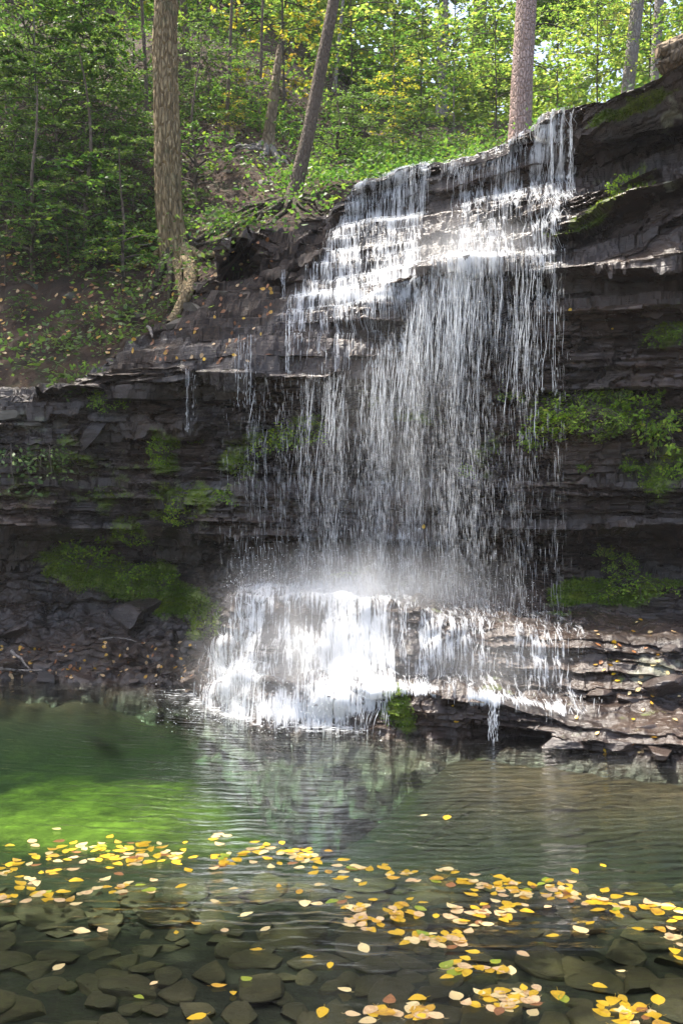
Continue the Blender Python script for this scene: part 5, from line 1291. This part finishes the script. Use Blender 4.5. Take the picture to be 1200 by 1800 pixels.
for (px_, py_, c_, s_, z_) in ((105, 1703, 'pale', .07, 'alone over the stones at the lower left'), (345, 1790, 'yellow', .08, 'at the bottom edge left of the middle'), (566, 1783, 'yellow', .08, 'at the bottom edge near the middle'), (465, 1637, 'pale', .06, 'alone left of the middle'), (434, 1610, 'pale', .07, 'alone under the middle line'), (145, 1640, 'pale', .08, 'alone under the left drift'), (180, 1638, 'tan', .07, 'beside the lone pale leaf under the left drift'), (432, 1724, 'green', .06, 'near the lower middle'), (450, 1672, 'yellow', .055, 'right of the lower middle'), (385, 1735, 'golden', .065, 'above the lower middle edge'), (410, 1750, 'yellow', .04, 'just under the golden one in the lower middle'), (540, 1685, 'yellow', .055, 'in the open right of the lower middle'), (580, 1700, 'yellow', .05, 'close to another small leaf near the centre'), (1018, 1637, 'pale', .095, 'alone and large under the right drift'), (970, 1647, 'yellow', .06, 'left of the large pale leaf'), (1037, 1625, 'yellow', .055, 'right of the large pale leaf'), (1120, 1636, 'yellow', .06, 'alone toward the right edge'), (785, 1440, 'yellow', .085, 'alone in the rippled water'), (744, 1436, 'pale', .05, 'beside the lone yellow leaf in the ripples'), (830, 1678, 'yellow', .065, 'below the small raft'), (785, 1700, 'green', .085, 'left of the small cluster'), (800, 1713, 'green', .09, 'just under the other green leaf'), (785, 1722, 'yellow', .06, 'under the green pair'), (640, 1672, 'pale', .085, 'alone in the glare'), (733, 1757, 'yellow', .075, 'alone above the bottom centre raft'), (1090, 1710, 'pale', .04, 'alone in the dark lower right'), (1155, 1758, 'yellow', .075, 'alone at the lower right edge'), (800, 1755, 'pale', .08, 'curled between the two lower rafts'), (620, 1787, 'tan', .06, 'at the bottom edge right of the middle'), (605, 1745, 'pale', .06, 'at the lower centre by itself'), (245, 1757, 'green', .05, 'in the dark lower left'), (700, 1590, 'yellow', .05, 'in the gap between two lines'), (490, 1560, 'golden', .05, 'at the centre by itself'), (1010, 1533, 'yellow', .065, 'above the right drift'), (1060, 1524, 'yellow', .05, 'above the right edge drift'), (345, 1627, 'golden', .05, 'left of the lone pale leaf'), (395, 1638, 'tan', .05, 'between two pale leaves'), (310, 1643, 'yellow', .04, 'tiny and lone in the lower left'), (270, 1732, 'tan', .04, 'tiny in the dark lower left'), (410, 1565, 'pale', .05, 'below the middle line'), (378, 1588, 'pale', .05, 'under the thin middle line')):
    float_leaf(px_, py_, z_, c_, s_)

rr = random.Random(33)
def ground_leaf(px, py, where, cols, szr=(.03, .055), rest=True):
    h_ = hit(px, py)
    if not h_: return
    col = rr.choice(cols); s_ = rr.uniform(*szr) * h_[0].y / 8.0
    if rest:
        return rest_leaf(col, Matrix.Translation(h_[0] + h_[1] * .012) @ (h_[1].to_track_quat('Z', 'Y') @ Quaternion((0, 0, 1), rr.uniform(0, 6.28))).to_matrix().to_4x4() @ Matrix.Scale(s_, 4))
    o = link('fallen_leaf', rr.choice(FL[col]), None, h_[0] + h_[1] * .012)
    o.scale = (s_,) * 3
    q = h_[1].to_track_quat('Z', 'Y') @ Quaternion((0, 0, 1), rr.uniform(0, 6.28)); o.rotation_mode = 'QUATERNION'; o.rotation_quaternion = q
    tag(o, f'{NAMES[col]} fallen leaf stuck {where}', 'leaf', 'leaves stuck ' + where)
for i in range(52):
    ground_leaf(rr.gauss(1120, 55), rr.uniform(1090, 1335), 'to the wet rocks of the right ledge', ['yellow', 'pale', 'golden', 'tan', 'brown'], rest=i > 40)
for i in range(90):
    ground_leaf(rr.uniform(0, 340), rr.uniform(1130, 1195), 'to the rubble on the left shore', ['brown', 'golden', 'tan'], (.025, .045))
for i in range(260):
    ground_leaf(rr.uniform(0, 480), rr.uniform(400, 640), 'to the soil of the left bank', ['brown', 'tan', 'golden', 'brown'], (.03, .05))
for (px_, py_) in ((795, 1243), (803, 1268), (360, 632), (460, 588), (430, 560), (640, 1010), (745, 925), (1000, 545), (1075, 580)):
    ground_leaf(px_, py_, 'to the dark wall of the fall', ['yellow'], rest=False)
tag(link('leaf_litter', REST.mesh('leaf_litter', list(LM.values()), True)), 'small fallen leaves crowded in the far drifts and on the banks', 'leaf litter', kind='stuff')

# ground cover on the banks: leaves of low plants, too many to count
rs = np.random.RandomState(91); geo = Geo()
hp = HV.reshape(-1, 3); hpx = 600 + hp[:, 0] / hp[:, 1] * F; hd = hp[:, 1]
pr = ((hd > 10.85) & (hd < 26) & (hpx > -250) & (hpx < 1400)) * (0.2 + 2.2 * sstep(.45, .62, fbm(hp[:, 0] * .9, hp[:, 1] * .9, 0, 93, 3))) * (0.8 + sstep(13.0, 15, hd)) * sstep(10.85, 11.15, hd)
pr = pr * np.where((hpx < 330) & (hd < 12.9), 0.30, 1.0) * np.where(hpx > 560, .55, 1.0); pr = pr * np.where((hpx > 320) & (hpx < 560) & (hd < 15.5), 0.3, 1.0); pr = pr / pr.sum()
idx = rs.choice(len(pr), 2700, p=pr)
for q in idx:
    k_ = rs.randint(10, 34); rd = rs.uniform(.12, .4); c_ = rs.normal(0, 1, (k_, 3)) * np.array([rd, rd, rd * .35]); c_[:, 2] = np.abs(c_[:, 2]) + .03
    V, Fc, r = leaf_quads(hp[q] + c_, c_ * np.array([1, 1, .2]) + .01, rs.uniform(.05, .085), rs, .5, .6)
    geo.add(V, Fc, 0 if hpx[q] < 380 else 1, r)
tag(link('ground_cover', geo.mesh('ground_cover', [M_LEAF_DARK, M_LEAF])), 'low green plants covering the wooded banks', 'ground cover', kind='stuff')
print('floating leaves', nleaf[0], len([o for o in C.objects if o.name.startswith('fallen_leaf')]))
